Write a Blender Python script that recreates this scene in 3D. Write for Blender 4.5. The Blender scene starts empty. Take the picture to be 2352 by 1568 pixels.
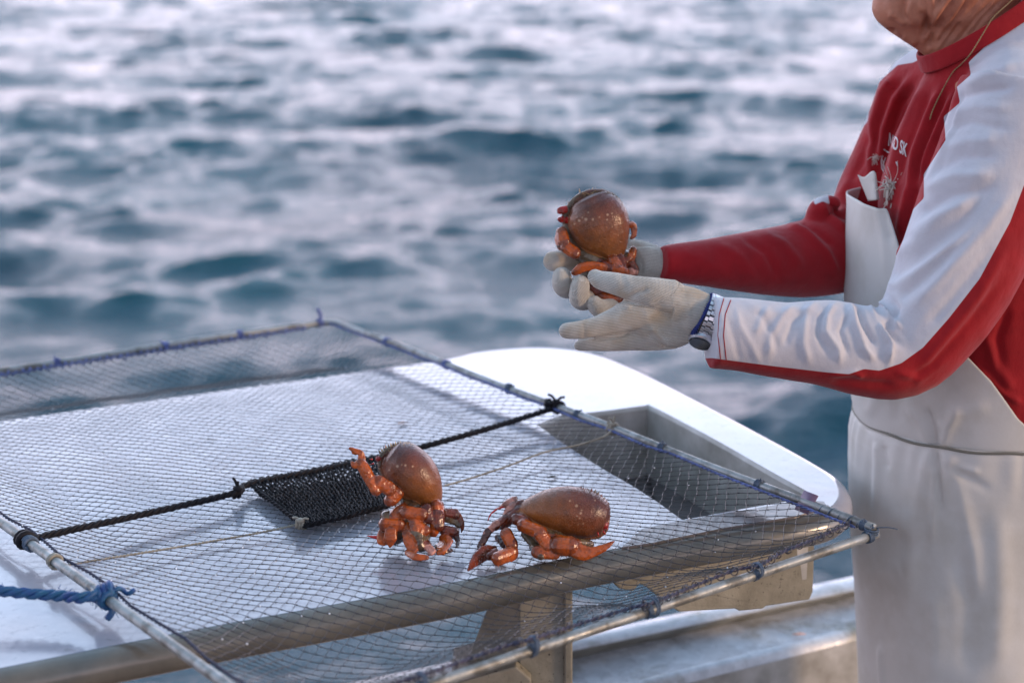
import bpy, bmesh, math, random
import numpy as np
from mathutils import Vector, Matrix
from mathutils.bvhtree import BVHTree
random.seed(4); rng = np.random.default_rng(7)
SC = bpy.context.scene
COL = SC.collection

# ------------------------------------------------------------------ camera
F = 3702.0; PITCH = math.radians(15.2); H = 0.84       # table top is z = 0
CAM = Vector((0, 0, H))
FW = Vector((0, math.cos(PITCH), -math.sin(PITCH))); UP = Vector((0, math.sin(PITCH), math.cos(PITCH))); RT = Vector((1, 0, 0))
cd = bpy.data.cameras.new('camera'); cam = bpy.data.objects.new('camera', cd); COL.objects.link(cam)
cam.location = CAM; cam.rotation_euler = (math.pi/2 - PITCH, 0, 0)
cd.sensor_width = 36; cd.lens = 36*F/2352; cd.clip_start = 0.05; cd.clip_end = 3000
cd.dof.use_dof = True; cd.dof.focus_distance = 2.19; cd.dof.aperture_fstop = 2.9
SC.camera = cam
# ------------------------------------------------------------------ light
SC.view_settings.view_transform = 'Standard'; SC.view_settings.look = 'None'
SC.view_settings.gamma = 1; SC.view_settings.exposure = 0.96
SUN_EL = math.radians(14); SUN_AZ = math.radians(110)   # azimuth clockwise from +Y: low, from the right and a little behind
w = bpy.data.worlds.new('World'); SC.world = w; w.use_nodes = True
nt = w.node_tree; nt.nodes.clear()
def wn(t): return nt.nodes.new(t)
out = wn('ShaderNodeOutputWorld'); bg = wn('ShaderNodeBackground'); bg.inputs['Strength'].default_value = 0.1
sky = wn('ShaderNodeTexSky'); sky.sky_type = 'NISHITA'; sky.sun_disc = False
sky.sun_elevation = SUN_EL; sky.sun_rotation = SUN_AZ; sky.air_density = 1.0; sky.dust_density = 2.0
tc = wn('ShaderNodeTexCoord'); sep = wn('ShaderNodeSeparateXYZ'); nt.links.new(tc.outputs['Generated'], sep.inputs[0])
ramp = wn('ShaderNodeValToRGB'); nt.links.new(sep.outputs['Z'], ramp.inputs[0])
cr = ramp.color_ramp; cr.elements[0].position = 0.0; cr.elements[0].color = (2.35, 1.95, 2.3, 1)
cr.elements[1].position = 1.0; cr.elements[1].color = (0.34, 0.52, 0.72, 1)
for p, c in ((0.17, (2.15, 1.98, 2.32, 1)), (0.36, (1.12, 1.32, 1.72, 1)), (0.58, (0.48, 0.68, 0.96, 1))):
    e = cr.elements.new(p); e.color = c
nz = wn('ShaderNodeTexNoise'); nz.inputs['Scale'].default_value = 3.2; nz.inputs['Detail'].default_value = 5
mp = wn('ShaderNodeMapping'); mp.inputs['Scale'].default_value = (1, 1, 3.5); nt.links.new(tc.outputs['Generated'], mp.inputs[0]); nt.links.new(mp.outputs[0], nz.inputs['Vector'])
cm = wn('ShaderNodeMapRange'); cm.inputs[1].default_value = .3; cm.inputs[2].default_value = .7; cm.inputs[3].default_value = .82; cm.inputs[4].default_value = 1.15
nt.links.new(nz.outputs[0], cm.inputs[0])
sc_ = wn('ShaderNodeVectorMath'); sc_.operation = 'SCALE'; nt.links.new(ramp.outputs[0], sc_.inputs[0])
ml = wn('ShaderNodeMath'); ml.operation = 'MULTIPLY'; ml.inputs[1].default_value = 9.4; nt.links.new(cm.outputs[0], ml.inputs[0]); nt.links.new(ml.outputs[0], sc_.inputs['Scale'])
mixs = wn('ShaderNodeMix'); mixs.data_type = 'RGBA'; mixs.inputs[0].default_value = 0.8
nt.links.new(sky.outputs[0], mixs.inputs[6]); nt.links.new(sc_.outputs[0], mixs.inputs[7])
azm = wn('ShaderNodeMapRange'); azm.interpolation_type = 'SMOOTHSTEP'
for _i, _v in zip((1, 2, 3, 4), (-.75, .75, .36, 1.12)): azm.inputs[_i].default_value = _v
nt.links.new(sep.outputs['Y'], azm.inputs[0])
azs = wn('ShaderNodeVectorMath'); azs.operation = 'SCALE'; nt.links.new(mixs.outputs[2], azs.inputs[0]); nt.links.new(azm.outputs[0], azs.inputs['Scale'])
nt.links.new(azs.outputs[0], bg.inputs[0]); nt.links.new(bg.outputs[0], out.inputs[0])
sl = bpy.data.lights.new('sun', 'SUN'); sl.energy = 1.0; sl.angle = math.radians(10); sl.color = (1.0, 0.66, 0.40)
so = bpy.data.objects.new('sun', sl); COL.objects.link(so)
sd = Vector((math.sin(SUN_AZ)*math.cos(SUN_EL), math.cos(SUN_AZ)*math.cos(SUN_EL), math.sin(SUN_EL)))
so.rotation_euler = sd.to_track_quat('Z', 'Y').to_euler()

# ------------------------------------------------------------------ pixels of the 2352 x 1568 view to points
def ray(u, v): return FW + RT*((u-1176)/F) - UP*((v-784)/F)
def P(u, v, d): return CAM + ray(u, v)*d
def G(u, v, z=0.0):
    r = ray(u, v); return CAM + r*((z-H)/r.z)
def proj(co):
    c = np.asarray(co, dtype=float) - np.array(CAM)
    d = c @ np.array(FW); return 1176 + F*(c[:, 0])/d, 784 - F*(c @ np.array(UP))/d, d
def m_px(px, d=2.3): return px*d/F
Z1 = lambda x, y: (752.6+x*.304, 978.4+y*.304)       # crabs on the net
Z2 = lambda x, y: (1204.2+x*.28806, 395.1+y*.28806)  # hands

# ------------------------------------------------------------------ objects
def tag(o, label=None, cat=None, group=None, kind=None):
    if label: o['label'] = label
    if cat: o['category'] = cat
    if group: o['group'] = group
    if kind: o['kind'] = kind
    return o
def empty(name, loc, label, cat, group=None):
    o = bpy.data.objects.new(name, None); COL.objects.link(o); o.location = loc; o.empty_display_size = .05
    return tag(o, label, cat, group)
def link_mesh(name, me, mats, parent=None):
    o = bpy.data.objects.new(name, me); COL.objects.link(o)
    for m in (mats if isinstance(mats, (list, tuple)) else [mats]): me.materials.append(m)
    if parent is not None:
        o.parent = parent; o.matrix_parent_inverse = Matrix.Translation(-Vector(parent.location))
    return o
class MB:
    def __init__(s): s.v = []; s.f = []
    def add(s, V, Fc):
        b = len(s.v); s.v.extend([tuple(x) for x in V]); s.f.extend([tuple(i+b for i in f) for f in Fc])
    def mesh(s, name, smooth=True):
        me = bpy.data.meshes.new(name); me.from_pydata(s.v, [], s.f); me.update()
        if smooth: me.polygons.foreach_set('use_smooth', [True]*len(me.polygons))
        return me
    def build(s, name, mats, parent=None, smooth=True): return link_mesh(name, s.mesh(name, smooth), mats, parent)
    # swept tube: radii may be numbers or (across, depth) pairs; hint = direction of the second radius
    def tube(s, pts, rad, n=8, hint=None, caps='flat', lobe=0, lph=0, capk=1.0):
        pts = [Vector(p) for p in pts]; N = len(pts)
        if not isinstance(rad, (list, tuple)) : rad = [rad]*N
        rad = [(r, r) if not isinstance(r, tuple) else r for r in rad]
        tang = []
        for i in range(N):
            t = pts[min(i+1, N-1)] - pts[max(i-1, 0)]; tang.append(t.normalized() if t.length > 1e-9 else Vector((1, 0, 0)))
        if caps == 'round':
            for end in (0, 1):
                i = 0 if end == 0 else len(pts)-1
                p, t, r = pts[i], tang[i], rad[i]; sg = -1 if end == 0 else 1; rr = (r[0]+r[1])/2*capk
                new = [(p + t*sg*rr*math.sin(a), (r[0]*math.cos(a), r[1]*math.cos(a))) for a in (.45, .9, 1.25, 1.5)]
                if end == 0:
                    for q, k in new: pts.insert(0, q); rad.insert(0, k); tang.insert(0, t)
                else:
                    for q, k in new: pts.append(q); rad.append(k); tang.append(t)
            N = len(pts)
        if hint is None: hint = Vector((0, 0, 1)) if abs(tang[0].z) < .9 else Vector((1, 0, 0))
        hint = Vector(hint); V = []; last = None
        for p, t, r in zip(pts, tang, rad):
            if last is None: e2 = hint - t*hint.dot(t)
            else: e2 = last - t*last.dot(t)
            if e2.length < 1e-6: e2 = t.orthogonal()
            e2.normalize(); last = e2; e1 = t.cross(e2)
            for k in range(n):
                a = 2*math.pi*k/n; lb = 1+lobe*math.cos(3*a+lph); V.append(p + e1*(math.cos(a)*r[0]*lb) + e2*(math.sin(a)*r[1]*lb))
        Fc = [(i*n+k, i*n+(k+1) % n, (i+1)*n+(k+1) % n, (i+1)*n+k) for i in range(N-1) for k in range(n)]
        Fc.append(tuple(range(n-1, -1, -1))); Fc.append(tuple((N-1)*n+k for k in range(n)))
        s.add(V, Fc)
    def box(s, c, ex, ey, ez):
        c, ex, ey, ez = map(Vector, (c, ex, ey, ez))
        V = [c+ex*i+ey*j+ez*k for i in (-1, 1) for j in (-1, 1) for k in (-1, 1)]
        s.add(V, [(0, 1, 3, 2), (4, 6, 7, 5), (0, 4, 5, 1), (2, 3, 7, 6), (0, 2, 6, 4), (1, 5, 7, 3)])
    def ball(s, c, r, n=8, sc=(1, 1, 1)):
        c = Vector(c); m = n//2+1; V = []; 
        for i in range(1, m):
            th = math.pi*i/m
            for k in range(n):
                a = 2*math.pi*k/n; V.append(c+Vector((math.sin(th)*math.cos(a)*sc[0], math.sin(th)*math.sin(a)*sc[1], math.cos(th)*sc[2]))*r)
        V.append(c+Vector((0, 0, r*sc[2]))); V.append(c-Vector((0, 0, r*sc[2]))); t = len(V)-2
        Fc = [(i*n+k, (i+1)*n+k, (i+1)*n+(k+1) % n, i*n+(k+1) % n) for i in range(m-2) for k in range(n)]
        Fc += [(t, k, (k+1) % n) for k in range(n)] + [(t+1, (m-2)*n+(k+1) % n, (m-2)*n+k) for k in range(n)]
        s.add(V, Fc)
def cr_path(pts, sub=6):           # Catmull-Rom through points
    pts = [Vector(p) for p in pts]; out = []
    for i in range(len(pts)-1):
        p0 = pts[max(i-1, 0)]; p1 = pts[i]; p2 = pts[i+1]; p3 = pts[min(i+2, len(pts)-1)]
        for k in range(sub):
            t = k/sub
            out.append(.5*((2*p1)+(p2-p0)*t+(2*p0-5*p1+4*p2-p3)*t*t+(3*p1-p0-3*p2+p3)*t**3))
    out.append(pts[-1]); return out
def resamp(pts, step):
    L = [0]
    for a, b in zip(pts, pts[1:]): L.append(L[-1]+(b-a).length)
    n = max(2, int(L[-1]/step)); o = []; j = 0
    for k in range(n+1):
        s = L[-1]*k/n
        while j < len(pts)-2 and L[j+1] < s: j += 1
        q = L[j+1]-L[j]; o.append(pts[j].lerp(pts[j+1], (s-L[j])/q if q > 0 else 0))
    return o
def helix(path, R, pitch, phase=0, step=None, wob=0):
    step = step or pitch/10; p = resamp(path, step); o = []; last = None; s = 0
    for i, q in enumerate(p):
        t = (p[min(i+1, len(p)-1)]-p[max(i-1, 0)]).normalized()
        h = Vector((0, 0, 1)) if last is None else last
        e2 = h - t*h.dot(t)
        if e2.length < 1e-5: e2 = t.orthogonal()
        e2.normalize(); last = e2; e1 = t.cross(e2)
        a = phase + 2*math.pi*s/pitch; r = R*(1+wob*math.sin(s*173+phase))
        o.append(q + e1*math.cos(a)*r + e2*math.sin(a)*r); s += step
    return o
def rope(mb, path, r, strands=3, pitch=None, n=5):
    pitch = pitch or r*7
    for k in range(strands): mb.tube(helix(path, r*.52, pitch, 2*math.pi*k/strands, step=pitch/7), r*.52, n)
def lashing(mb, c, axis, R, turns=4, r=.0014, width=None, knot=True, rnd=random):
    axis = Vector(axis).normalized(); width = width or turns*r*2.1
    path = [Vector(c)-axis*width/2, Vector(c)+axis*width/2]
    mb.tube(helix(path, R+r*.7, width/turns, rnd.random()*6, wob=.1, step=width/turns/12), r, 6)
    if knot:
        k = Vector(c)+Vector((rnd.uniform(-.3, .3), -.5, .9)).normalized()*(R+r*1.5)
        mb.ball(k, r*2.1, 8, (1.2, 1, .8))
        for j in range(2):
            e = k+Vector((rnd.uniform(-1, 1), rnd.uniform(-.6, .4), rnd.uniform(.1, 1)))*r*5
            mb.tube(cr_path([k, k.lerp(e, .5)+Vector((0, 0, r)), e], 3), r*.7, 5)
def remesh(mb, voxel, it=2, fac=.5):
    me = mb.mesh('tmp'); o = bpy.data.objects.new('tmp', me); COL.objects.link(o)
    m = o.modifiers.new('r', 'REMESH'); m.mode = 'VOXEL'; m.voxel_size = voxel; m.use_smooth_shade = True
    if it: s = o.modifiers.new('s', 'SMOOTH'); s.iterations = it; s.factor = fac
    dg = bpy.context.evaluated_depsgraph_get(); dg.update()
    r = bpy.data.meshes.new_from_object(o.evaluated_get(dg)); bpy.data.objects.remove(o); bpy.data.meshes.remove(me)
    r.materials.clear(); r.polygons.foreach_set('use_smooth', [True]*len(r.polygons)); r.polygons.foreach_set('material_index', [0]*len(r.polygons))
    return r
def getco(me):
    a = np.zeros(len(me.vertices)*3, np.float32); me.vertices.foreach_get('co', a); return a.reshape(-1, 3).astype(float)
def getno(me):
    a = np.zeros(len(me.vertices)*3, np.float32); me.vertices.foreach_get('normal', a); return a.reshape(-1, 3).astype(float)
def setco(me, c): me.vertices.foreach_set('co', c.astype(np.float32).ravel()); me.update()
def attr(me, name, a, typ='FLOAT'):
    at = me.attributes.new(name, typ, 'POINT')
    if typ == 'FLOAT': at.data.foreach_set('value', np.asarray(a, np.float32))
    else: at.data.foreach_set('color', np.asarray(a, np.float32).ravel())
def segdist(p, poly):              # distance of n x k points to a polyline, and the parameter 0..1 along it
    poly = np.asarray(poly, float); best = np.full(len(p), 1e9); par = np.zeros(len(p)); n = len(poly)-1
    for i in range(n):
        a, b = poly[i], poly[i+1]; ab = b-a; t = np.clip(((p-a)@ab)/max(ab@ab, 1e-12), 0, 1)
        d = np.linalg.norm(p-(a+t[:, None]*ab), axis=1); k = d < best; best[k] = d[k]; par[k] = (i+t[k])/n
    return best, par
def ridges(me, lst, near=None, face=True):   # folds: (polyline, width px, height mm)
    co = getco(me); no = getno(me); u, v, d = proj(co); uv = np.stack([u, v], 1)
    view = (co-np.array(CAM)); view /= np.linalg.norm(view, axis=1)[:, None]
    wgt = np.clip(-(no*view).sum(1)*3, 0, 1) if face else np.ones(len(co))
    if near is not None: wgt = wgt*np.clip((near-d)/.03, 0, 1)
    disp = np.zeros(len(co))
    for poly, wd, h in lst:
        pl = np.asarray(poly, float); lo = pl.min(0)-wd*3; hi = pl.max(0)+wd*3
        k = np.where((u > lo[0]) & (u < hi[0]) & (v > lo[1]) & (v < hi[1]))[0]
        if not len(k): continue
        dd, t = segdist(uv[k], pl); end = np.clip(np.minimum(t, 1-t)*5, 0, 1); end = .15+.85*end*end*(3-2*end)
        disp[k] += h*.001*np.exp(-(dd/wd)**2)*end
    setco(me, co+no*(disp*wgt)[:, None])
def inpoly_sd(u, v, poly):         # signed distance in px, positive inside
    poly = np.asarray(poly, float); p = np.stack([u, v], 1); d, _ = segdist(p, np.vstack([poly, poly[:1]]))
    ins = np.zeros(len(u), bool); n = len(poly)
    for i in range(n):
        x1, y1 = poly[i]; x2, y2 = poly[(i+1) % n]
        c = ((y1 > v) != (y2 > v)) & (u < (x2-x1)*(v-y1)/(y2-y1+1e-12)+x1); ins ^= c
    return np.where(ins, d, -d)
def bvh_of(me):
    return BVHTree.FromPolygons([v.co.copy() for v in me.vertices], [tuple(p.vertices) for p in me.polygons])
def hit(bv, u, v, off=.001, dflt=2.4):
    r = ray(u, v); h = bv.ray_cast(CAM, r.normalized())
    if h[0] is None: return P(u, v, dflt)
    return h[0] - r.normalized()*off

# ------------------------------------------------------------------ materials
def srgb(r, g, b): return tuple(((c/255)/12.92 if c/255 <= .04045 else ((c/255+.055)/1.055)**2.4) for c in (r, g, b)) + (1,)
class M:
    def __init__(s, name, color=(.5, .5, .5, 1), rough=.5, metal=0, spec=.5, sheen=0, coat=0, trans=0, sss=0):
        s.m = bpy.data.materials.new(name); s.m.use_nodes = True; s.t = s.m.node_tree; s.b = s.t.nodes['Principled BSDF']
        b = s.b.inputs; b['Base Color'].default_value = color; b['Roughness'].default_value = rough; b['Metallic'].default_value = metal
        b['Specular IOR Level'].default_value = spec; b['Sheen Weight'].default_value = sheen; b['Coat Weight'].default_value = coat
        if coat: b['Coat Roughness'].default_value = .12
        if sss: b['Subsurface Weight'].default_value = sss; b['Subsurface Scale'].default_value = .01; b['Subsurface Radius'].default_value = (1, .4, .2)
        s.last = None
    def n(s, t, **k):
        x = s.t.nodes.new(t)
        for a, c in k.items(): setattr(x, a, c)
        return x
    def l(s, a, b): s.t.links.new(a, b)
    def coord(s, scale=(1, 1, 1), rot=(0, 0, 0)):
        c = s.n('ShaderNodeTexCoord'); m = s.n('ShaderNodeMapping'); m.inputs['Scale'].default_value = scale; m.inputs['Rotation'].default_value = rot
        s.l(c.outputs['Object'], m.inputs[0]); return m.outputs[0]
    def noise(s, scale, detail=4, rough=.55, co=None, dist=0):
        x = s.n('ShaderNodeTexNoise'); x.inputs['Scale'].default_value = scale; x.inputs['Detail'].default_value = detail
        x.inputs['Roughness'].default_value = rough; x.inputs['Distortion'].default_value = dist; s.l(co or s.coord(), x.inputs['Vector']); return x.outputs['Fac']
    def rng(s, x, a, b, c, d, clamp=True):
        m = s.n('ShaderNodeMapRange'); m.clamp = clamp
        for i, q in zip((1, 2, 3, 4), (a, b, c, d)): m.inputs[i].default_value = q
        s.l(x, m.inputs[0]); return m.outputs[0]
    def mix(s, fac, a, b, mode='MIX'):
        m = s.n('ShaderNodeMix', data_type='RGBA', blend_type=mode)
        for sock, q in ((m.inputs[0], fac), (m.inputs[6], a), (m.inputs[7], b)):
            if isinstance(q, (int, float)): sock.default_value = q
            elif isinstance(q, tuple): sock.default_value = q
            else: s.l(q, sock)
        return m.outputs[2]
    def math(s, op, a, b=0.0):
        m = s.n('ShaderNodeMath', operation=op)
        for i, q in enumerate((a, b)):
            if isinstance(q, (int, float)): m.inputs[i].default_value = q
            else: s.l(q, m.inputs[i])
        return m.outputs[0]
    def attr(s, name, out='Fac'):
        a = s.n('ShaderNodeAttribute', attribute_name=name); return a.outputs[out]
    def col(s, x): s.l(x, s.b.inputs['Base Color']); return s
    def rgh(s, x): s.l(x, s.b.inputs['Roughness']); return s
    def bump(s, x, dist=.001, strength=1.0):
        b = s.n('ShaderNodeBump'); b.inputs['Distance'].default_value = dist; b.inputs['Strength'].default_value = strength
        s.l(x, b.inputs['Height'])
        if s.last is not None: s.l(s.last, b.inputs['Normal'])
        s.last = b.outputs[0]; s.l(s.last, s.b.inputs['Normal']); return s
def mottled(name, c1, c2, rough, scale=8, bump=.001, bscale=60, detail=6, **k):
    m = M(name, c1, rough, **k); f = m.rng(m.noise(scale, detail, .6), .35, .65, 0, 1); m.col(m.mix(f, c1, c2)); m.bump(m.noise(bscale, 4), bump); return m

# ------------------------------------------------------------------ sea
ZW = -1.75
def make_sea():
    th = np.radians(np.concatenate([np.linspace(-180, -32, 50)[:-1], np.linspace(-32, -21, 60)[:-1], np.linspace(-21, 21, 520), np.linspace(21, 32, 60)[1:], np.linspace(32, 180, 50)[1:]]))
    r = np.concatenate([np.linspace(.4, 3.4, 20)[:-1], np.geomspace(3.4, 70, 1300), np.geomspace(70, 2500, 60)[1:]])
    T, R = np.meshgrid(th, r); X = R*np.sin(T); Y = R*np.cos(T)
    g = np.random.default_rng(21); Z = np.zeros_like(X); dx = np.zeros_like(X); dy = np.zeros_like(X)
    n = 150; lam = np.exp(g.uniform(math.log(.22), math.log(5.5), n))
    env = np.zeros_like(X)
    for _ in range(14):
        q = g.uniform(0, 6.28); kk = g.uniform(.5, 2.2); env += np.cos(kk*(math.cos(q)*X+1.5*math.sin(q)*Y)+g.uniform(0, 6.28))
    env = np.clip(.95+.28*env/2.6, .5, 1.6)
    step = np.maximum(np.gradient(r)[:, None]*np.ones_like(T), R*math.radians(.081))
    for i in range(n):
        L = lam[i]; k = 2*math.pi/L; a = g.normal(-.28, .6) if L < 1.6 else g.normal(.1, .38)
        s = .185*math.sqrt(2/n)*(1.3 if .3 < L < 1.5 else (.85 if L < 1.5 else .72))
        ph = g.uniform(0, 6.28); kx, ky = k*math.sin(a), k*math.cos(a)
        A = s/k*np.clip((L/step-2.5)/3, 0, 1)*np.clip(1.4-R/120, .0, 1)*env
        p = kx*X+ky*Y+ph; Z += A*np.cos(p); dx -= .8*A*kx/k*np.sin(p); dy -= .8*A*ky/k*np.sin(p)
    X = X+dx; Y = Y+dy
    nr, nth = T.shape; V = np.stack([X, Y, Z+ZW], -1).reshape(-1, 3)
    i = np.arange(nr-1)[:, None]*nth+np.arange(nth-1)[None]; q = np.stack([i, i+1, i+nth+1, i+nth], -1).reshape(-1, 4)[:, ::-1]
    me = bpy.data.meshes.new('sea'); me.vertices.add(len(V)); me.vertices.foreach_set('co', V.astype(np.float32).ravel())
    me.loops.add(len(q)*4); me.loops.foreach_set('vertex_index', q.ravel().astype(np.int32)); me.polygons.add(len(q))
    me.polygons.foreach_set('loop_start', np.arange(0, len(q)*4, 4, dtype=np.int32)); me.polygons.foreach_set('loop_total', np.full(len(q), 4, np.int32))
    me.update(calc_edges=True); me.polygons.foreach_set('use_smooth', [True]*len(q))
    m = M('sea_water', srgb(28, 62, 84), .10, spec=.5); m.b.inputs['IOR'].default_value = 1.33
    co = m.coord((1, 1, 1))
    m.col(m.mix(m.rng(m.noise(.35, 3, .5, co), .35, .7, 0, 1), srgb(8, 58, 76), srgb(18, 78, 94)))
    m.bump(m.noise(3.0, 6, .65, m.coord((.8, 2.2, 1))), .07, 1.0)
    return tag(link_mesh('sea', me, m.m), 'blue grey choppy sea with pale pink reflections', 'sea', kind='structure')
make_sea()

# ------------------------------------------------------------------ boat: gunwale and sorting table
def offs_loop(pl, d):            # outward offset of a plan polygon (clockwise or not, by signed area)
    n = len(pl); A = sum(pl[i].x*pl[(i+1) % n].y-pl[(i+1) % n].x*pl[i].y for i in range(n)); sg = 1 if A > 0 else -1; o = []
    for i in range(n):
        t = pl[(i+1) % n]-pl[i-1]; t.z = 0; t.normalize(); o.append(pl[i]+Vector((t.y, -t.x, 0))*sg*d)
    return o
white = M('weathered_gelcoat', srgb(214, 212, 216), .3, spec=.7, coat=.6); white.b.inputs['Coat IOR'].default_value = 1.48; white.b.inputs['Coat Roughness'].default_value = .05
_c = white.coord()
_f = white.rng(white.noise(5, 6, .65, _c), .42, .62, 0, 1); _g = white.rng(white.noise(38, 6, .7, _c), .56, .68, 0, 1)
white.col(white.mix(white.math('MULTIPLY', _g, .5), white.mix(_f, srgb(176, 176, 186), srgb(156, 157, 168)), srgb(118, 118, 124)))
white.rgh(white.rng(white.noise(14, 6, .7, _c), .46, .56, .03, .24)); white.bump(white.noise(55, 6, .65, _c), .0005)
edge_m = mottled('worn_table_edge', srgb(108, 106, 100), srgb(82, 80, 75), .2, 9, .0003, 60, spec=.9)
floor_shade_m = mottled('worn_floor_and_shade', srgb(112, 106, 108), srgb(84, 80, 80), .16, 16, .0006, 70, spec=.6)  # bin floor, and the painted shade beside the bin
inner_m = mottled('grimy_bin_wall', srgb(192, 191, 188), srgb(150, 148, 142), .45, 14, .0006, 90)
plate_m = M('stained_plate', srgb(125, 121, 108), .55)
_c = plate_m.coord(); _f = plate_m.rng(plate_m.noise(130, 6, .75, _c), .60, .66, 0, 1); _h = plate_m.rng(plate_m.noise(9, 5, .6, _c), .35, .65, 0, 1)
plate_m.col(plate_m.mix(_f, plate_m.mix(_h, srgb(150, 146, 132), srgb(112, 108, 95)), srgb(30, 27, 22))); plate_m.bump(plate_m.noise(120, 5, .7, _c), .0012)

table = empty('sorting_table', G(1100, 1150, 0), 'white fibreglass sorting table with a rounded end and a sunken bin, under the crab trap', 'table')
out_px = [(-420, 1040), (0, 968), (500, 899), (1000, 830), (1110, 808), (1240, 799), (1350, 812), (1450, 850), (1600, 925), (1750, 1004), (1855, 1062), (1908, 1098), (1925, 1135), (1900, 1168), (1825, 1188),
          (1660, 1215), (1502, 1243), (1316, 1278), (1176, 1308), (1000, 1344), (750, 1390), (570, 1422), (400, 1454), (180, 1497), (0, 1533), (-500, 1630)]
hole_px = [(1233, 975), (1290, 953), (1365, 946), (1480, 931), (1494, 931), (1580, 975), (1663, 1020), (1780, 1087), (1865, 1135), (1850, 1145), (1812, 1150), (1690, 1171), (1580, 1191), (1560, 1188), (1505, 1149), (1440, 1108), (1379, 1073), (1300, 1022)]
outer = [G(*p) for p in out_px]; closed = outer+[outer[0]]
outer = cr_path(outer, 6)[:-1]+[Vector(outer[-1])]
hole = cr_path([G(*p) for p in hole_px]+[G(*hole_px[0])], 3)[:-1]
bm = bmesh.new()
vo = [bm.verts.new(p) for p in outer]; vh = [bm.verts.new(p) for p in hole]
ed = [bm.edges.new((vo[i], vo[(i+1) % len(vo)])) for i in range(len(vo))]+[bm.edges.new((vh[i], vh[(i+1) % len(vh)])) for i in range(len(vh))]
bmesh.ops.triangle_fill(bm, use_beauty=True, use_dissolve=False, edges=ed, normal=Vector((0, 0, 1)))
for f in bm.faces:
    if f.normal.z < 0: f.normal_flip()
me = bpy.data.meshes.new('tabletop'); bm.to_mesh(me); bm.free()
link_mesh('tabletop', me, white.m, table)
R0 = .023; mb = MB(); prof = [(0, -.0006)]+[(R0*math.sin(a), -R0*(1-math.cos(a))-.0006) for a in np.linspace(.12, math.pi, 13)]+[(-.015, -2*R0)]
V = []; loops = [[q+Vector((0, 0, z)) for q in offs_loop(outer, o)] for o, z in prof]; n = len(outer)
for L in loops: V += L
mb.add(V, [(k*n+i, (k+1)*n+i, (k+1)*n+(i+1) % n, k*n+(i+1) % n) for k in range(len(loops)-1) for i in range(n)])
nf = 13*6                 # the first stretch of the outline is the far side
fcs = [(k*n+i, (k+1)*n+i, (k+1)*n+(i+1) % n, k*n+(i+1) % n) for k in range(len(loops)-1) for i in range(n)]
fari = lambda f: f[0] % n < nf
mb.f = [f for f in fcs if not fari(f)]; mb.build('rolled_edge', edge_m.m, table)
mf = MB(); mf.v = mb.v; mf.f = [f for f in fcs if fari(f)]; mf.build('rim', white.m, table)
shade_px = [(1476, 1213), (1571, 1194), (1690, 1174), (1812, 1153), (1850, 1148), (1893, 1151), (1900, 1164), (1825, 1185), (1660, 1212), (1502, 1245), (1428, 1256)]
mb = MB(); lp = [G(u, v, .0025) for u, v in shade_px]; n = len(lp); mb.add(lp+[p-Vector((0, 0, .0035)) for p in lp], [tuple(range(n-1, -1, -1))]+[(i, i+1 if i < n-1 else 0, n+(i+1) % n, n+i) for i in range(n)]); mb.build('bin_shade_slab', floor_shade_m.m, table, smooth=False)  # thin grey slab on the tabletop, painting the man's shade beside the bin
# bin sunk into the table
mb = MB(); n = len(hole); depth = -.13
hin = offs_loop(hole, -.004)
V = hole+[p+Vector((0, 0, -.006)) for p in hin]+[p+Vector((0, 0, depth)) for p in hin]
mb.add(V, [(k*n+i, k*n+(i+1) % n, (k+1)*n+(i+1) % n, (k+1)*n+i) for k in range(2) for i in range(n)]); mf2 = MB(); mf2.add([p+Vector((0, 0, depth+.003)) for p in offs_loop(hole, -.0045)], [tuple(range(n))]); mf2.build('bin_floor', floor_shade_m.m, table, smooth=False)
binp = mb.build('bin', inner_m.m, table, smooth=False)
# skirt plate below the near edge at the right, with the notched lower edge
def extrude_px(name, px, ys, thick, mat, parent, axis=None):
    pts = [];
    for (u, v), y in zip(px, ys): r = ray(u, v); pts.append(CAM+r*(y/r.y))
    nrm = (pts[1]-pts[0]).cross(pts[-1]-pts[0]).normalized()
    if nrm.y < 0: nrm = -nrm
    mb = MB(); n = len(pts); mb.add(pts+[p+nrm*thick for p in pts], [tuple(range(n)), tuple(range(2*n-1, n-1, -1))]+[(i, n+i, n+(i+1) % n, (i+1) % n) for i in range(n)])
    o = mb.build(name, mat, parent, smooth=False); b = o.modifiers.new('bevel', 'BEVEL'); b.width = .0025; b.segments = 2; return o
pl = [(1320, 1270), (1870, 1168), (1871, 1270), (1868, 1358), (1860, 1377), (1760, 1392), (1752, 1398), (1700, 1403), (1690, 1398), (1562, 1405), (1540, 1392), (1490, 1350), (1470, 1340), (1455, 1358), (1425, 1352), (1395, 1322), (1330, 1300)]
extrude_px('skirt_plate', pl, [2.03+(u-1320)/550*.20 for u, v in pl], .012, plate_m.m, table)
# support post and its triangular bracket
extrude_px('post', [(1192, 1300), (1312, 1290), (1312, 1660), (1192, 1660)], [2.12, 2.12, 2.12, 2.12], .07, plate_m.m, table)
extrude_px('post_flange', [(1296, 1300), (1315, 1300), (1315, 1660), (1296, 1660)], [2.113]*4, .006, plate_m.m, table)
extrude_px('bracket', [(1125, 1380), (1215, 1340), (1215, 1600), (1040, 1600)], [2.16, 2.14, 2.14, 2.16], .015, plate_m.m, table)
extrude_px('foot', [(1035, 1572), (1185, 1530), (1220, 1560), (1220, 1640), (1035, 1640)], [2.10]*5, .12, plate_m.m, table)

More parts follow.
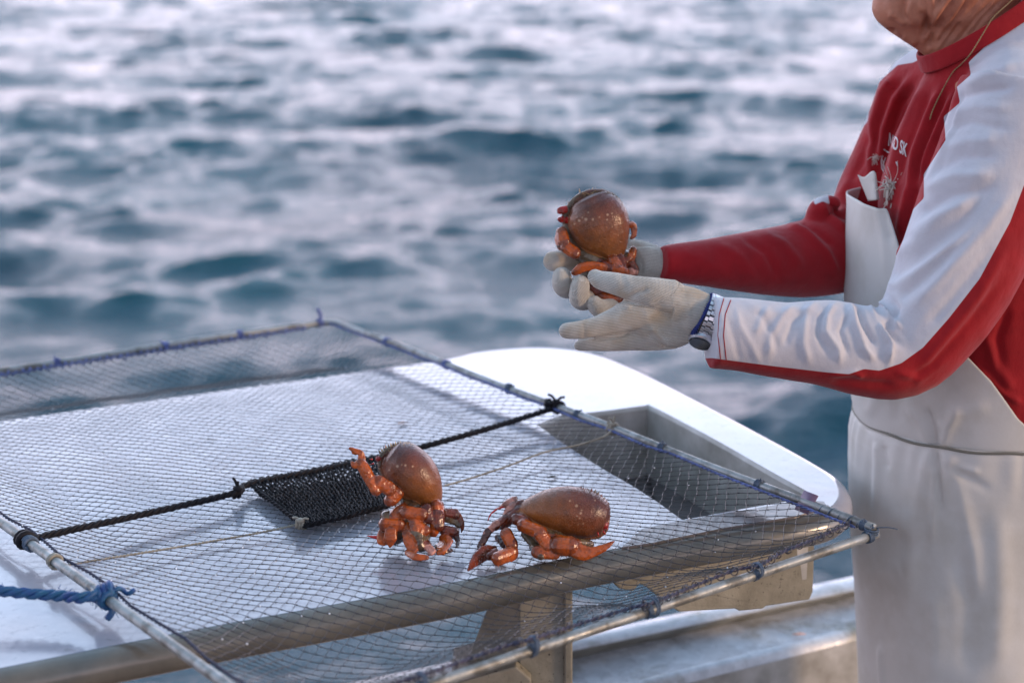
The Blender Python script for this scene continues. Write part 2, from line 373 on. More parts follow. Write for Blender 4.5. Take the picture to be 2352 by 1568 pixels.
boat = empty('boat', G(1700, 1480, -.45), 'white painted side rail of the fishing boat with a grey step, below the sorting table', 'boat')
deck_m = M('painted_rail', srgb(190, 194, 198), .35, spec=.7)
_c = deck_m.coord(); deck_m.col(deck_m.mix(deck_m.rng(deck_m.noise(7, 6, .65, _c), .5, .64, 0, 1), deck_m.mix(deck_m.rng(deck_m.noise(30, 5, .7, _c), .4, .6, 0, 1), srgb(206, 212, 220), srgb(184, 190, 198)), srgb(132, 130, 118)))
deck_m.rgh(deck_m.rng(deck_m.noise(18, 5), .4, .6, .12, .45)); deck_m.bump(deck_m.noise(40, 6, .65, _c), .002)
step_m = mottled('grey_step', srgb(128, 127, 118), srgb(100, 98, 90), .45, 20, .0008, 120)
Z0 = -.45
def line_g(p, q, z, a, b):          # point pair on the line p-q at height z, run past both ends
    A, B = G(*p, z), G(*q, z); D = B-A; return A-D*a, B+D*b
a0, a1 = line_g((1316, 1459), (1971, 1320), Z0+.03, 3.2, 2.2)      # outer lip, outboard edge
b0, b1 = line_g((1316, 1487), (1973, 1347), Z0+.03, 3.2, 2.2)      # lip, inner edge
c0, c1 = line_g((1316, 1512), (1973, 1365), Z0-.005, 3.2, 2.2)       # step foot
d0, d1 = line_g((1476, 1567), (1973, 1444), Z0-.005, 4.4, 4)
dz = lambda p, z: p+Vector((0, 0, z))
outn = (a0-b0).normalized()*.015
def strip(name, rows, mat, sub=60):
    mb = MB(); V = []; n = sub+1
    for p, q in rows: V += [p.lerp(q, i/sub) for i in range(n)]
    mb.add(V, [(k*n+i, k*n+i+1, (k+1)*n+i+1, (k+1)*n+i) for k in range(len(rows)-1) for i in range(sub)]); return mb.build(name, mat, boat, smooth=True)
o = strip('rail_lip', [(dz(a0+outn, -.5), dz(a1+outn, -.5)), (dz(a0+outn, -.02), dz(a1+outn, -.02)), (dz(a0+outn*.7, -.006), dz(a1+outn*.7, -.006)), (a0, a1), (b0, b1), (dz(b0-outn*.2, -.004), dz(b1-outn*.2, -.004))], deck_m.m)
strip('rail_step', [(dz(b0-outn*.2, -.0045), dz(b1-outn*.2, -.0045)), (dz(b0-outn*.3, -.0075), dz(b1-outn*.3, -.0075)), (c0, c1)], step_m.m)
e = (d0-c0).normalized()*.012
strip('rail_top', [(dz(c0, .0005), dz(c1, .0005)), (d0-e, d1-e), (dz(d0-e*.2, .003), dz(d1-e*.2, .003)), (dz(d0+e*.6, -.003), dz(d1+e*.6, -.003)), (dz(d0+e, -.015), dz(d1+e, -.015))], deck_m.m)
strip('rail_side', [(dz(d0+e, -.0155), dz(d1+e, -.0155)), (dz(d0+e, -.06), dz(d1+e, -.06)), (dz(d0+e*.7, -.5), dz(d1+e*.7, -.5))], inner_m.m)
bounce_deck_m = M('deck_and_warm_bounce', srgb(110, 104, 98), .5); _s = bounce_deck_m.n('ShaderNodeSeparateXYZ'); bounce_deck_m.l(bounce_deck_m.n('ShaderNodeNewGeometry').outputs['Position'], _s.inputs[0])
bounce_deck_m.col(bounce_deck_m.mix(bounce_deck_m.rng(_s.outputs['X'], -.9, -.5, 1, 0), bounce_deck_m.mix(bounce_deck_m.rng(bounce_deck_m.noise(9, 5), .4, .6, 0, 1), srgb(112, 108, 104), srgb(88, 84, 80)), srgb(230, 140, 80)))  # unseen orange end added to reflect warm colour onto the rolled edge
dk = [dz(d0, -.40), dz(d1, -.40), dz(d1, -.40)+Vector((1.5, -5, 0)), dz(d0, -.40)+Vector((.2, -6, 0))]
mb = MB(); mb.add(dk, [(0, 3, 2, 1)]); mb.build('deck', bounce_deck_m.m, boat, smooth=False)

# ------------------------------------------------------------------ crab trap: tube frame, net, ropes
ZN = .030
alu = M('dull_galvanised_tube', srgb(168, 172, 172), .32, metal=.35); alu.rgh(alu.rng(alu.noise(60, 4), .35, .65, .34, .6)); alu.col(alu.mix(alu.rng(alu.noise(35, 5, .65), .45, .62, 0, 1), srgb(146, 150, 150), srgb(100, 99, 94))); alu.bump(alu.noise(200, 3), .0002)
net_m = M('net_twine', srgb(62, 56, 62), .32, spec=.9); net_m.col(net_m.mix(net_m.rng(net_m.noise(14, 3), .4, .6, 0, 1), srgb(40, 36, 42), srgb(66, 60, 62)))
blk = mottled('black_rope', srgb(16, 15, 20), srgb(28, 26, 32), .65, 60, .0003, 500, spec=.25)
cream = mottled('cream_cord', srgb(160, 154, 142), srgb(128, 122, 108), .7, 60, .0003, 400)
blue = mottled('blue_rope', srgb(30, 62, 128), srgb(24, 88, 122), .55, 50, .0005, 500)
bluegrey = mottled('grey_blue_lashing', srgb(60, 78, 98), srgb(88, 104, 124), .65, 90, .0003, 500)
palebl = mottled('faded_blue_cord', srgb(104, 120, 180), srgb(70, 84, 130), .65, 60, .0003, 400)
darkcord = mottled('dark_border_cord', srgb(48, 58, 84), srgb(74, 66, 84), .65, 50, .0003, 400)
trap = empty('crab_trap', G(900, 1100, ZN), 'square metal framed crab net with black centre rope, lying across the white table', 'crab trap')
RT_ = .0064
pA = G(757, 741, ZN); pB = G(1983, 1208, ZN)
def isect(p, q, r, s):
    a, b = q-p, s-r; den = a.x*b.y-a.y*b.x; t = ((r.x-p.x)*b.y-(r.y-p.y)*b.x)/den; return p+a*t
lA = (G(0, 852, ZN), G(740, 740, ZN)); lB = (G(775, 741, ZN), G(1960, 1196, ZN)); lC = (G(1985, 1218, ZN), G(1225, 1471, ZN)); lD = (G(20, 1212, ZN), G(470, 1535, ZN))
cAB = isect(*lA, *lB); cBC = isect(*lB, *lC); cCD = isect(*lC, *lD); cDA = isect(*lD, *lA)
def corner_path(a, c, b, r=.02): return [c+(a-c).normalized()*r, c+(a-c).normalized()*r*.4+(b-c).normalized()*r*.1, c+(b-c).normalized()*r*.4+(a-c).normalized()*r*.1, c+(b-c).normalized()*r]
mb = MB(); pth = [cDA.lerp(cAB, .0)]+[cDA.lerp(cAB, t) for t in (.3, .6)]+corner_path(cDA, cAB, cBC)+[cAB.lerp(cBC, t) for t in (.3, .6, .9)]+[cBC+(cBC-cAB).normalized()*.004]
pth = resamp(pth, .03)
pth = [p+Vector((0, 0, .0012*math.sin(i*.35))) for i, p in enumerate(pth)]
mb.tube(pth, RT_, 14); mb.build('frame_tube', alu.m, trap)
mb = MB(); dn = Vector((0, 0, -.011))
mb.tube(resamp([cBC+dn+(cBC-cCD).normalized()*.010, cBC.lerp(cCD, .5)+dn, cCD+dn], .05), RT_, 14); mb.build('frame_tube', alu.m, trap)
mb = MB(); mb.tube(resamp([cCD+(cCD-cDA).normalized()*.01, cCD.lerp(cDA, .5), cDA], .05), RT_, 14); mb.build('frame_tube', alu.m, trap)
mb = MB(); mb.tube([cBC+dn+(cBC-cCD).normalized()*.0105, cBC+dn+(cBC-cCD).normalized()*.0101], RT_*.72, 14); mb.build('tube_bore', blk.m, trap)
# the border cord the net is laced to
gz = lambda u, v, z=0: G(u, v, ZN+z)
bordC = cr_path([gz(1958, 1196), gz(1905, 1222, .004), gz(1845, 1248, .004), gz(1795, 1268, .002), gz(1745, 1297, .004), gz(1690, 1308), gz(1600, 1342, -.004), gz(1502, 1382, .006), gz(1440, 1398, -.002), gz(1330, 1432, -.006), gz(1228, 1464, .006), gz(1150, 1486), gz(1050, 1522), gz(968, 1550, .006)]+[(cBC.lerp(cCD, .86))+Vector((0, .01, 0)), cCD+Vector((0, .02, 0))], 6)
inn = lambda c, d1, d2: c+(d1-c).normalized()*.016+(d2-c).normalized()*.016
bordB = [inn(cAB, cBC, cDA), cAB.lerp(cBC, .2), cAB.lerp(cBC, .5), cAB.lerp(cBC, .8), inn(cBC, cAB, cCD)]
ndir = (cDA-cAB).normalized(); bordB = [bordB[0]]+[p+ndir*(.012+.004*math.sin(i*2.1)) for i, p in enumerate(resamp(bordB[1:4], .05))]+[bordB[-1]]
bdir = (cBC-cAB).normalized(); bordA = [p+bdir*(.014+.002*math.sin(i*1.7))-Vector((0, 0, .003)) for i, p in enumerate(resamp([cDA, cAB], .06))][:-1]
bordD = [p-ndir*(.016+.004*math.sin(i*1.9)) for i, p in enumerate(resamp([cCD, cDA], .06))][1:-1]
mb = MB(); rope(mb, bordC, .0026, 2, .02); mb.build('border_cord', darkcord.m, trap)
mb = MB(); rope(mb, bordB, .0024, 2, .018); mb.build('border_cord', palebl.m, trap)
mb = MB(); mb.tube(helix(bordA, .0042, .013, wob=.4), .0014, 5); mb.tube(bordA, .0016, 6); mb.build('border_cord', palebl.m, trap)
mb = MB(); rope(mb, bordD, .0024, 2, .018); mb.build('border_cord', darkcord.m, trap)
mb = MB()      # loops of the net's selvedge round the border cord
for k, q in enumerate(resamp(bordC, .021)):
    t = (bordC[-1]-bordC[0]).normalized()
    lashing(mb, q+Vector((0, 0, -.001)), t+Vector((0, .3*math.sin(k*2.3), .4)), .0045, 1.4, .0008, width=.006, knot=False)
mb.build('selvedge_loops', net_m.m, trap)
for (u, v, R, mat, kn) in [(1170, 893, 1, bluegrey, 1), (1330, 953, 1, bluegrey, 1), (1525, 1027, 1, bluegrey, 1), (1752, 1111, 1, bluegrey, 1), (1035, 835, 1, palebl, 0), (890, 785, 1, palebl, 0)]:
    q = gz(u, v); t = (cBC-cAB).normalized(); q = cAB+t*(q-cAB).dot(t); mb = MB(); lashing(mb, q, t, RT_, 4, .0014, knot=bool(kn)); mb.build('lashing', mat.m, trap)
for (u, v) in [(1740, 1303), (1500, 1389), (1225, 1473), (965, 1556)]:
    q = gz(u, v); t = (cCD-cBC).normalized(); q = cBC+dn+t*(q-cBC).dot(t); mb = MB(); lashing(mb, q, t, RT_, 4, .0010, knot=False)
    b = min(bordC, key=lambda p: (p-q).length); lashing(mb, q.lerp(b, .5), (b-q).cross(t)+t*.2, max((b-q).length*.5, .004), 2, .0014, width=.007, knot=False)
    mb.build('lashing', bluegrey.m, trap)
for (u, v) in [(130, 832), (380, 795), (548, 767), (728, 738)]:
    q = gz(u, v); t = (cAB-cDA).normalized(); q = cDA+t*(q-cDA).dot(t); mb = MB(); lashing(mb, q, t, RT_, 4, .0014)
    if u > 700:
        mb.tube(cr_path([q, q+Vector((.002, 0, .016)), q+Vector((-.004, 0, .03))], 4), [.004]*8+[.0015], 6); 
    mb.build('lashing', palebl.m, trap)
mb = MB(); lashing(mb, cBC+dn*.5, Vector((0, 0, 1)), RT_*1.2, 3, .0012, width=.010); lashing(mb, cBC+(cAB-cBC).normalized()*.012, cAB-cBC, RT_, 4, .0011); lashing(mb, cBC+dn+(cCD-cBC).normalized()*.006, cCD-cBC, RT_, 4, .0011)
mb.tube(cr_path([cBC, cBC+Vector((.02, -.002, .002)), cBC+Vector((.034, -.004, .0))], 3), .0008, 5); mb.build('lashing', bluegrey.m, trap)
mb = MB(); tB = (cBC-cAB).normalized(); lashing(mb, cBC-tB*.05+Vector((0, 0, .0)), tB, RT_, 5, .0009, width=.085, knot=False); mb.build('lashing', bluegrey.m, trap)
# the black rope across the middle, bait mat, cream cords
def onl(u, v, l):
    q = gz(u, v); t = (l[1]-l[0]).normalized(); return l[0]+t*(q-l[0]).dot(t)
kB = onl(1278, 934, (cAB, cBC)); kD = onl(48, 1238, (cDA, cCD))
ZM = .017
r1 = cr_path([kD, G(75, 1240, ZN+.002), G(110, 1228, ZN), G(330, 1180, ZM+.006), G(540, 1131, ZM+.003), G(566, 1113, ZM), G(740, 1078, ZM), G(860, 1052, ZM), G(950, 1031, ZM+.002), G(1110, 987, ZM+.008), G(1230, 950, ZN-.002), kB], 6)
mb = MB(); rope(mb, r1, .0052, 3, .034, 6); mb.build('centre_rope', blk.m, trap)
mb = MB(); lashing(mb, kB, tB, RT_, 3, .0034, knot=True); lashing(mb, kB-tB*.0+Vector((-.012, .0, .004)), Vector((.3, 0, 1)), .006, 2, .003, knot=False); mb.build('knot', blk.m, trap)
mb = MB(); tD = (cCD-cDA).normalized(); lashing(mb, kD+tD*.004, tD, RT_, 2, .0045, knot=False); mb.build('rubber_ring', blk.m, trap); mb = MB(); lashing(mb, G(545, 1131, ZM), Vector((1, .3, 0)), .005, 2, .003, width=.012); mb.build('knot', blk.m, trap)
mb = MB(); lashing(mb, kD+tD*.022, tD, RT_, 3, .0022, knot=False); mb.build('lashing', bluegrey.m, trap)
kC = onl(118, 1290, (cDA, cCD)); kE = onl(1408, 984, (cAB, cBC))
mb = MB(); rope(mb, cr_path([kC, G(150, 1296, ZN), G(200, 1289, .02), G(430, 1252, .009), G(600, 1222, .009), G(678, 1205, .012)], 6), .0018, 2, .010)
lashing(mb, kC, tD, RT_, 2, .0024, knot=False); mb.build('cream_cord', cream.m, trap)
mb = MB(); lashing(mb, G(690, 1203, .015), Vector((1, .2, 0)), .004, 3, .0024, width=.012); mb.build('knot', cream.m, trap)
mb = MB(); rope(mb, cr_path([G(1020, 1115, .012), G(1080, 1098, .012), G(1170, 1068, .014), G(1250, 1038, .016), G(1330, 1021, .02), G(1385, 1003, ZN), kE], 6), .0018, 2, .010)
lashing(mb, kE, tB, RT_, 3, .0026); mb.build('cream_cord', cream.m, trap)
mb = MB(); ml_ = [(570, 1112), (862, 1052), (893, 1165), (700, 1212)]; q4 = [G(u, v, .013) for u, v in ml_]
for lay in range(2):
    for fam in range(2):
        n = 30 if fam == 0 else 18
        for i in range(n+1):
            t = i/n; pts = []
            for j in range(40):
                s = j/39; a, b = (s, t) if fam else (t, s)
                p = q4[0].lerp(q4[1], a).lerp(q4[3].lerp(q4[2], a), b)
                p = p+Vector((rng.normal()*.0007, rng.normal()*.0009, .0016*math.cos(j*3.14159+i*3.14159+fam*3.14)+lay*.003+.001*math.sin(a*9+lay)+.0012*math.cos(b*13)))
                if lay: p = p+Vector((.004, .003, 0))
                pts.append(p)
            mb.tube(pts, .0013, 4)
for a, b in ((0, 1), (1, 2), (2, 3), (3, 0)): rope(mb, [q4[a]+Vector((0, 0, .002)), q4[b]+Vector((0, 0, .002))], .0032, 2, .02)
mb.build('bait_mat', blk.m, trap)
# violet plastic tag clipped over the frame
tg = onl(1850, 1152, (cAB, cBC)); tagm = M('violet_tag_plastic', srgb(120, 100, 125), .4)
mb = MB(); a = (tB*.5+Vector((-.2, .0, 0))).normalized(); up = (Vector((.45, .25, .85))).normalized()
mb.box(tg+up*.003+Vector((0, -.009, 0)), tB*.013, up*.015, tB.cross(up).normalized()*.0009); mb.build('tag', tagm.m, trap)
# the net
def in_poly(p, poly):
    c = False; n = len(poly)
    for i in range(n):
        a, b = poly[i], poly[(i+1) % n]
        if (a.y > p.y) != (b.y > p.y) and p.x < (b.x-a.x)*(p.y-a.y)/(b.y-a.y)+a.x: c = not c
    return c
npoly = [Vector(p) for p in (list(bordA)+list(bordB)+list(bordC)[::2]+list(bordD))]
NP = np.array([(p.x, p.y) for p in npoly]); OUT2 = np.array([(p.x, p.y) for p in outer])
def net_points():
    sp = .0152; ang = math.radians(-15.5); e1 = np.array([math.cos(ang), math.sin(ang)]); e2 = np.array([-e1[1], e1[0]])
    c0 = NP.mean(0); lines = []
    for fam in range(2):
        d, q = (e1, e2) if fam == 0 else (e2, e1)
        for i in range(-95, 96):
            s = np.arange(-1.35, 1.35, sp/2); p = c0+q*i*sp+d*s[:, None]
            zig = .0006*np.where(np.arange(len(s)) % 4 < 2, 1, -1)*(1 if i % 2 else -1)
            p = p+q*zig[:, None]; lines.append((fam, i, p))
    return lines
def warp(p):
    x, y = p[:, 0], p[:, 1]; o = p.copy()
    o[:, 0] += .006*np.sin(7*x+3*y)+.004*np.sin(13*y-5*x+1)+.0012*np.sin(60*x+31*y); o[:, 1] += .007*np.sin(6*y-4*x+2)+.0012*np.sin(53*y-41*x)
    # near the two crabs the mesh is pulled together
    return o
def sdl(p, poly):
    pp = np.vstack([poly, poly[:1]]); d, _ = segdist(p, pp); x, y = p[:, 0], p[:, 1]; c = np.zeros(len(p), bool)
    for i in range(len(poly)):
        (x1, y1), (x2, y2) = poly[i], poly[(i+1) % len(poly)]
        c ^= ((y1 > y) != (y2 > y)) & (x < (x2-x1)*(y-y1)/(y2-y1+1e-12)+x1)
    return np.where(c, d, -d)
mb = MB(); kn = MB()
for fam, i, p in net_points():
    w_ = warp(p); sdn = sdl(w_, NP)
    if sdn.max() < 0: continue
    st = sdl(w_, OUT2)
    sag = .021*np.clip(sdn/.10, 0, 1)**1.1
    z = ZN-sag+.0010*np.sin(w_[:, 0]*40+w_[:, 1]*23)
    z = z - np.clip(-st/.10, 0, 1)*.022*np.clip(sdn/.12, 0, 1)
    sel = sdn > -.0015; k = 0
    while k < len(sel):
        if not sel[k]: k += 1; continue
        j = k
        while j < len(sel) and sel[j]: j += 1
        if j-k > 2:
            pts = [Vector((w_[q, 0], w_[q, 1], z[q])) for q in range(k, j)]
            mb.tube(pts, (.00049 if fam == 0 else .00040)+.00012*rng.random(), 4)
            if fam == 0:
                for q in range(k, j):
                    if q % 2 == 0: kn.ball(Vector((w_[q, 0], w_[q, 1], z[q])), .0013, 4)
        k = j
mb.add(kn.v, kn.f)
mb.build('net', net_m.m, trap, smooth=False)
drops = MB(); dm = M('water_drop', (.9, .93, 1, 1), .02, spec=1.0)
for q_ in rng.integers(0, len(kn.v)//14, 170):
    p_ = kn.v[int(q_)*14]
    if p_[1] < 2.9: drops.ball(Vector(p_)+Vector((0, -.0006, -.0005)), .0009+.0006*rng.random(), 6, (1, 1, .8))
tag(drops.build('water_drops', dm.m, trap), kind='stuff')

# blue mooring rope knotted to the left tube
kR = onl(232, 1374, (cDA, cCD))
br = empty('blue_rope', kR, 'frayed blue rope tied in a knot round the left tube of the trap', 'rope')
mb = MB(); path = cr_path([G(-260, 1335, .05), G(-60, 1350, .04), G(60, 1362, .035), G(140, 1368, .035), G(190, 1372, ZN+.008), kR+Vector((0, -.004, .009))], 6)
rope(mb, path, .0074, 3, .05, 6); 
for k in range(40):
    q = path[random.randrange(len(path))]; e = q+Vector((random.uniform(-1, 1), random.uniform(-1, 1), random.uniform(-1, 1)))*.012; mb.tube([q, q.lerp(e, .6)+Vector((0, 0, .001)), e], .0004, 3)
mb.build('rope_line', blue.m, br)
mb = MB(); lashing(mb, kR, tD, RT_, 4, .0042, width=.026, knot=False); lashing(mb, kR+Vector((0, -.002, .006)), Vector((1, .4, .2)), .007, 3, .0042, width=.02, knot=False)
mb.tube(helix([kR+Vector((-.01, 0, .01)), kR+Vector((.035, .004, .006))], .003, .02), .003, 6); mb.tube(cr_path([kR, kR+Vector((.01, -.01, -.012)), kR+Vector((.004, -.014, -.022))], 4), .0045, 6)
for k in range(60):
    q = kR+Vector((random.gauss(0, .009), random.gauss(0, .006), random.gauss(.002, .007))); e = q+Vector((random.uniform(-1, 1), random.uniform(-1, .4), random.uniform(-1, 1)))*.010; mb.tube([q, q.lerp(e, .6)+Vector((0, 0, .001)), e], .0004, 3)
mb.build('knot', blue.m, br)
# scraps lying about
shell_m = mottled('shell_scrap', srgb(190, 120, 95), srgb(225, 185, 165), .4, 150, .0003, 500)
dark_m = mottled('dark_scrap', srgb(52, 46, 44), srgb(80, 70, 62), .6, 150, .0003, 500)
def scrap(name, u, v, z, L, W, rz, mat, label, cat):
    mb = MB(); c = G(u, v, z); d = Vector((math.cos(rz), math.sin(rz), 0)); s = Vector((-d.y, d.x, 0))
    pts = [c+d*L*t+Vector((0, 0, W*.35+.0015*math.cos(t*3)))+s*W*.25*math.sin(t*5) for t in np.linspace(-.5, .5, 7)]
    mb.tube(pts, [(W*f, W*f*.35) for f in (.15, .55, .8, 1, .75, .6, .2)], 8, hint=(0, 0, 1)); o = mb.build(name, mat, None)
    return tag(o, label, cat)
scrap('shell_fragment', 925, 973, .001, .020, .0042, .1, shell_m.m, 'pinkish orange shell scrap on the white table under the net', 'shell fragment')
scrap('seaweed_scrap', 1268, 1098, .001, .016, .0042, .3, dark_m.m, 'small dark brown scrap on the table above the lying crab', 'scrap')
scrap('twig', 480, 1010, .001, .030, .0016, -.15, dark_m.m, 'thin dark twig on the far left of the white table', 'twig')
scrap('shell_fragment', 1835, 1458, Z0, .026, .0050, -.05, shell_m.m, 'orange shell chip lying on the boat rail beside the apron', 'shell fragment')

# ------------------------------------------------------------------ crabs
crab_m = M('crab_shell', (.3, .1, .03, 1), .34, coat=.3)
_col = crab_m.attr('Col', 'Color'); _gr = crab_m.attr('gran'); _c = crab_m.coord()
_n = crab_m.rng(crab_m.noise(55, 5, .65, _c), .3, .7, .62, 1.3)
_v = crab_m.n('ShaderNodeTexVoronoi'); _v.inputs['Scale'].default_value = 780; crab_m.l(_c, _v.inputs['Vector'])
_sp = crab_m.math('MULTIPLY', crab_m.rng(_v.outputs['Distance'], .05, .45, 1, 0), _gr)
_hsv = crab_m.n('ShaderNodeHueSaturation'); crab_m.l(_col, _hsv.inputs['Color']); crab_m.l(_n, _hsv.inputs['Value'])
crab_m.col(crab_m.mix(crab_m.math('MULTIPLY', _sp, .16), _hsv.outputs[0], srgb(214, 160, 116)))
crab_m.rgh(crab_m.math('ADD', crab_m.math('MULTIPLY', _gr, .14), .2))
crab_m.bump(crab_m.noise(160, 4, .6, _c), .0007); crab_m.bump(_sp, .0006)
CAR = srgb(112, 50, 30)[:3]; CARD = srgb(62, 26, 30)[:3]; CARO = srgb(144, 84, 32)[:3]; ORG = srgb(172, 78, 16)[:3]; ORD = srgb(112, 44, 18)[:3]; BEL = srgb(104, 88, 66)[:3]
DRK = srgb(66, 34, 28)[:3]; PNK = srgb(206, 140, 122)[:3]; RED = srgb(190, 26, 22)[:3]; TAN = srgb(196, 160, 112)[:3]; FUZ = srgb(104, 86, 66)[:3]
CPROF = [(0, .22), (.06, .40), (.15, .56), (.3, .78), (.45, .93), (.6, 1.0), (.74, .99), (.85, .95), (.93, .87), (1, .74)]
def build_crab(name, label, Z, d0, rear, front, hw, depth, bow, segs, spots, cheeks, spikes, fuzz, group, rest=None):
    """segs: (points [(x, y, depth offset mm, full width)], colour, flatness, round ends)"""
    prim = MB(); cols = []     # (polyline 3d, radii, colour, gran)
    A = P(*Z(*rear), d0); B = P(*Z(*front), d0); L = (B-A)
    ax = L.normalized(); vd = (A+B)*.5-CAM; vd.normalize(); side = ax.cross(vd).normalized()      # in the picture plane
    if side.z < 0: side = -side
    dep = side.cross(ax).normalized(); 
    if dep.dot(vd) < 0: dep = -dep
    s_ = (P(*Z(rear[0]+100, rear[1]), d0)-A).length/100; hwm = hw*s_; bowm = bow*s_
    pts = []; rad = []
    for t in np.linspace(0, 1, 27):
        pr = np.interp(t, [c[0] for c in CPROF], [c[1] for c in CPROF]); pts.append(A+L*t+side*bowm*4*t*(1-t)); rad.append((hwm*pr, depth*pr))
    prim.tube(pts, rad, 40, hint=dep, caps='round', capk=.35)
    rim = []
    for t in list(np.linspace(.1, 1, 22)):
        pr = np.interp(t, [c[0] for c in CPROF], [c[1] for c in CPROF]); rim.append(A+L*t+side*(bowm*4*t*(1-t)-hwm*pr*1.0)+dep*.004)
    for q_ in np.linspace(-.8, .8, 8): rim.append(B+ax*hwm*.30*math.sqrt(1-q_*q_)+side*hwm*.74*q_+dep*.004)
    prim.tube(rim, [.0012]*4+[.0024]*(len(rim)-6)+[.0014]*2, 10, caps='round', lobe=.12); cols.append((rim, [.0016]*len(rim), FUZ))
    def mm(x, y, o, r=0):
        uu, vv = Z(x, y); dd = d0+o*.001
        if rest is not None: dd = min(dd, (H-rest-r)/-ray(uu, vv).z)
        return P(uu, vv, dd)
    for s in segs:
        pl, c, fl = s[0], s[1], s[2]; bulge = len(s) > 3 and s[3]
        q = [mm(x, y, o, wd*s_/2*min(fl, 1)*.8) for x, y, o, wd in pl]; wd = [p[3]*s_/2 for p in pl]
        if len(q) == 2 and bulge is not False:
            a, b = q; q = [a.lerp(b, t) for t in (0, .15, .35, .6, .85, 1)]; w0 = [wd[0]+(wd[1]-wd[0])*t for t in (0, .15, .35, .6, .85, 1)]
            rr = [w0[0]*.7, w0[1]*.95, w0[2]*1.08, w0[3]*1.06, w0[4]*.95, w0[5]*.7]
        else:
            k = cr_path([Vector((x, y, z)) for x, y, z in [(p.x, p.y, p.z) for p in q]], 4); rr = list(np.interp(np.linspace(0, len(q)-1, len(k)), range(len(q)), wd)); q = k
        rr = [max(r, .0009) for r in rr]
        prim.tube(q, [(r, max(r*fl, .0009)) for r in rr], 14, hint=dep, caps='round', lobe=.09, lph=len(cols)*1.7); cols.append((q, rr, c))
    me = remesh(prim, .00085, 2, .5); co = getco(me); no = getno(me); N = len(co)
    # nearest part decides the colour
    best = np.full(N, 1e9); C = np.zeros((N, 3)); gran = np.zeros(N)
    # carapace: elliptic tube distance
    cp = np.array([p[:] for p in pts]); rel = co-np.array(A); t = np.clip(rel@np.array(ax)/L.length, 0, 1)
    cen = np.array(A)+np.outer(t*L.length, np.array(ax))+np.outer(bowm*4*t*(1-t), np.array(side)); q = co-cen
    pr = np.interp(t, [c[0] for c in CPROF], [c[1] for c in CPROF])
    a_ = (q@np.array(side))/(hwm*pr); b_ = (q@np.array(dep))/(depth*pr); c_ = (rel@np.array(ax)-t*L.length)/(hwm*.4)
    e = np.sqrt(a_**2+b_**2+c_**2)-1; best = e*hwm*pr*.9
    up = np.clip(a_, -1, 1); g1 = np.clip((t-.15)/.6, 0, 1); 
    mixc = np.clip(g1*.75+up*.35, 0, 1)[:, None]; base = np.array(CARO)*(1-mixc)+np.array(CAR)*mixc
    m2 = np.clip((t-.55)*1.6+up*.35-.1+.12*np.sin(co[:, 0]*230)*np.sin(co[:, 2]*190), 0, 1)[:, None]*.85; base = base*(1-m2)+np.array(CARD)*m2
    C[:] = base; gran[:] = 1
    isc = np.ones(N, bool)
    for ql, rr, c in cols:
        dd, par = segdist(co, np.array([p[:] for p in ql])); r = np.interp(par, np.linspace(0, 1, len(rr)), rr); s = dd-r; k = s < best
        best[k] = s[k]; ends = np.clip(1-np.minimum(par, 1-par)*6, 0, 1)[k][:, None]*.5; C[k] = np.array(c)*(1-ends)+np.array(DRK)*ends; gran[k] = .12; isc[k] = False
    from mathutils import noise as mn
    nn = np.array([mn.noise(Vector(p)*210)+.6*mn.noise(Vector(p)*480) for p in co]); lg = ~isc
    co = co+no*(nn*.00055*lg)[:, None]; dk = np.clip(nn*1.3-.1, 0, 1)[:, None]*lg[:, None]*.5; C = C*(1-dk)+np.array(DRK)*dk
    # the shallow seams between the parts are darker
    u, v, d = proj(co)
    for x, y, r in spots:
        uu, vv = Z(x, y); rr = r*.3; k = np.hypot(u-uu, v-vv); m = np.clip((rr+1.2-k)/1.2, 0, 1)*((no@np.array(dep)) < .1)*isc
        m = (m*.42)[:, None]; C = C*(1-m)+np.array(srgb(232, 196, 160)[:3])*m; gran = gran*(1-m[:, 0])
    co = co+no*(gran*.00018*np.random.default_rng(3).normal(size=N))[:, None]; setco(me, co)
    # spikes and bristles are added to the same mesh
    bm = bmesh.new(); bm.from_mesh(me); me_cols = list(C); me_g = list(gran); add = MB(); addc = []
    def spike(p, dirn, ln, r, c):
        n0 = len(add.v); add.tube([p, p+dirn*ln*.5, p+dirn*ln], [r, r*.6, r*.08], 6); addc.extend([c]*(len(add.v)-n0))
    g = random.Random(hash(label) % 1000 if False else len(segs))
    for (x, y, dx, dy, ln, wd, c, o) in spikes:
        p = mm(x, y, o); e2 = mm(x+dx, y+dy, o); spike(p, (e2-p).normalized(), ln*s_, wd*s_/2, c)
    bv = bvh_of(me)
    for (x0, y0, x1, y1, cnt, ln, c) in fuzz:       # bristles along a stretch of the rim
        for k in range(cnt):
            t_ = g.random(); x = x0+(x1-x0)*t_+g.gauss(0, 7); y = y0+(y1-y0)*t_+g.gauss(0, 7)
            h = bv.find_nearest(mm(x, y, g.uniform(-.6, .6)*depth*600)); 
            if h[0] is None: continue
            dr = (h[1]+Vector((g.gauss(0, .5), g.gauss(0, .5), g.gauss(0, .5)))).normalized(); spike(h[0]-h[1]*.0005, dr, ln*s_*g.uniform(.5, 1.3), g.uniform(.0003, .0007), c if g.random() < .6 else FUZ)
    legs = np.where((~isc) & (best < .002))[0]; vw = np.array(dep)
    for k in range(650):
        q_ = int(legs[g.randrange(len(legs))]); nq = Vector(no[q_]); 
        if abs(nq.dot(Vector(vw))) > .75: continue
        spike(Vector(co[q_])-nq*.0003, (nq+Vector((g.gauss(0, .4), g.gauss(0, .4), g.gauss(-.2, .4)))).normalized(), .0030*g.uniform(.5, 1.2), .00032, ORD if g.random() < .5 else FUZ)
    bm.free()
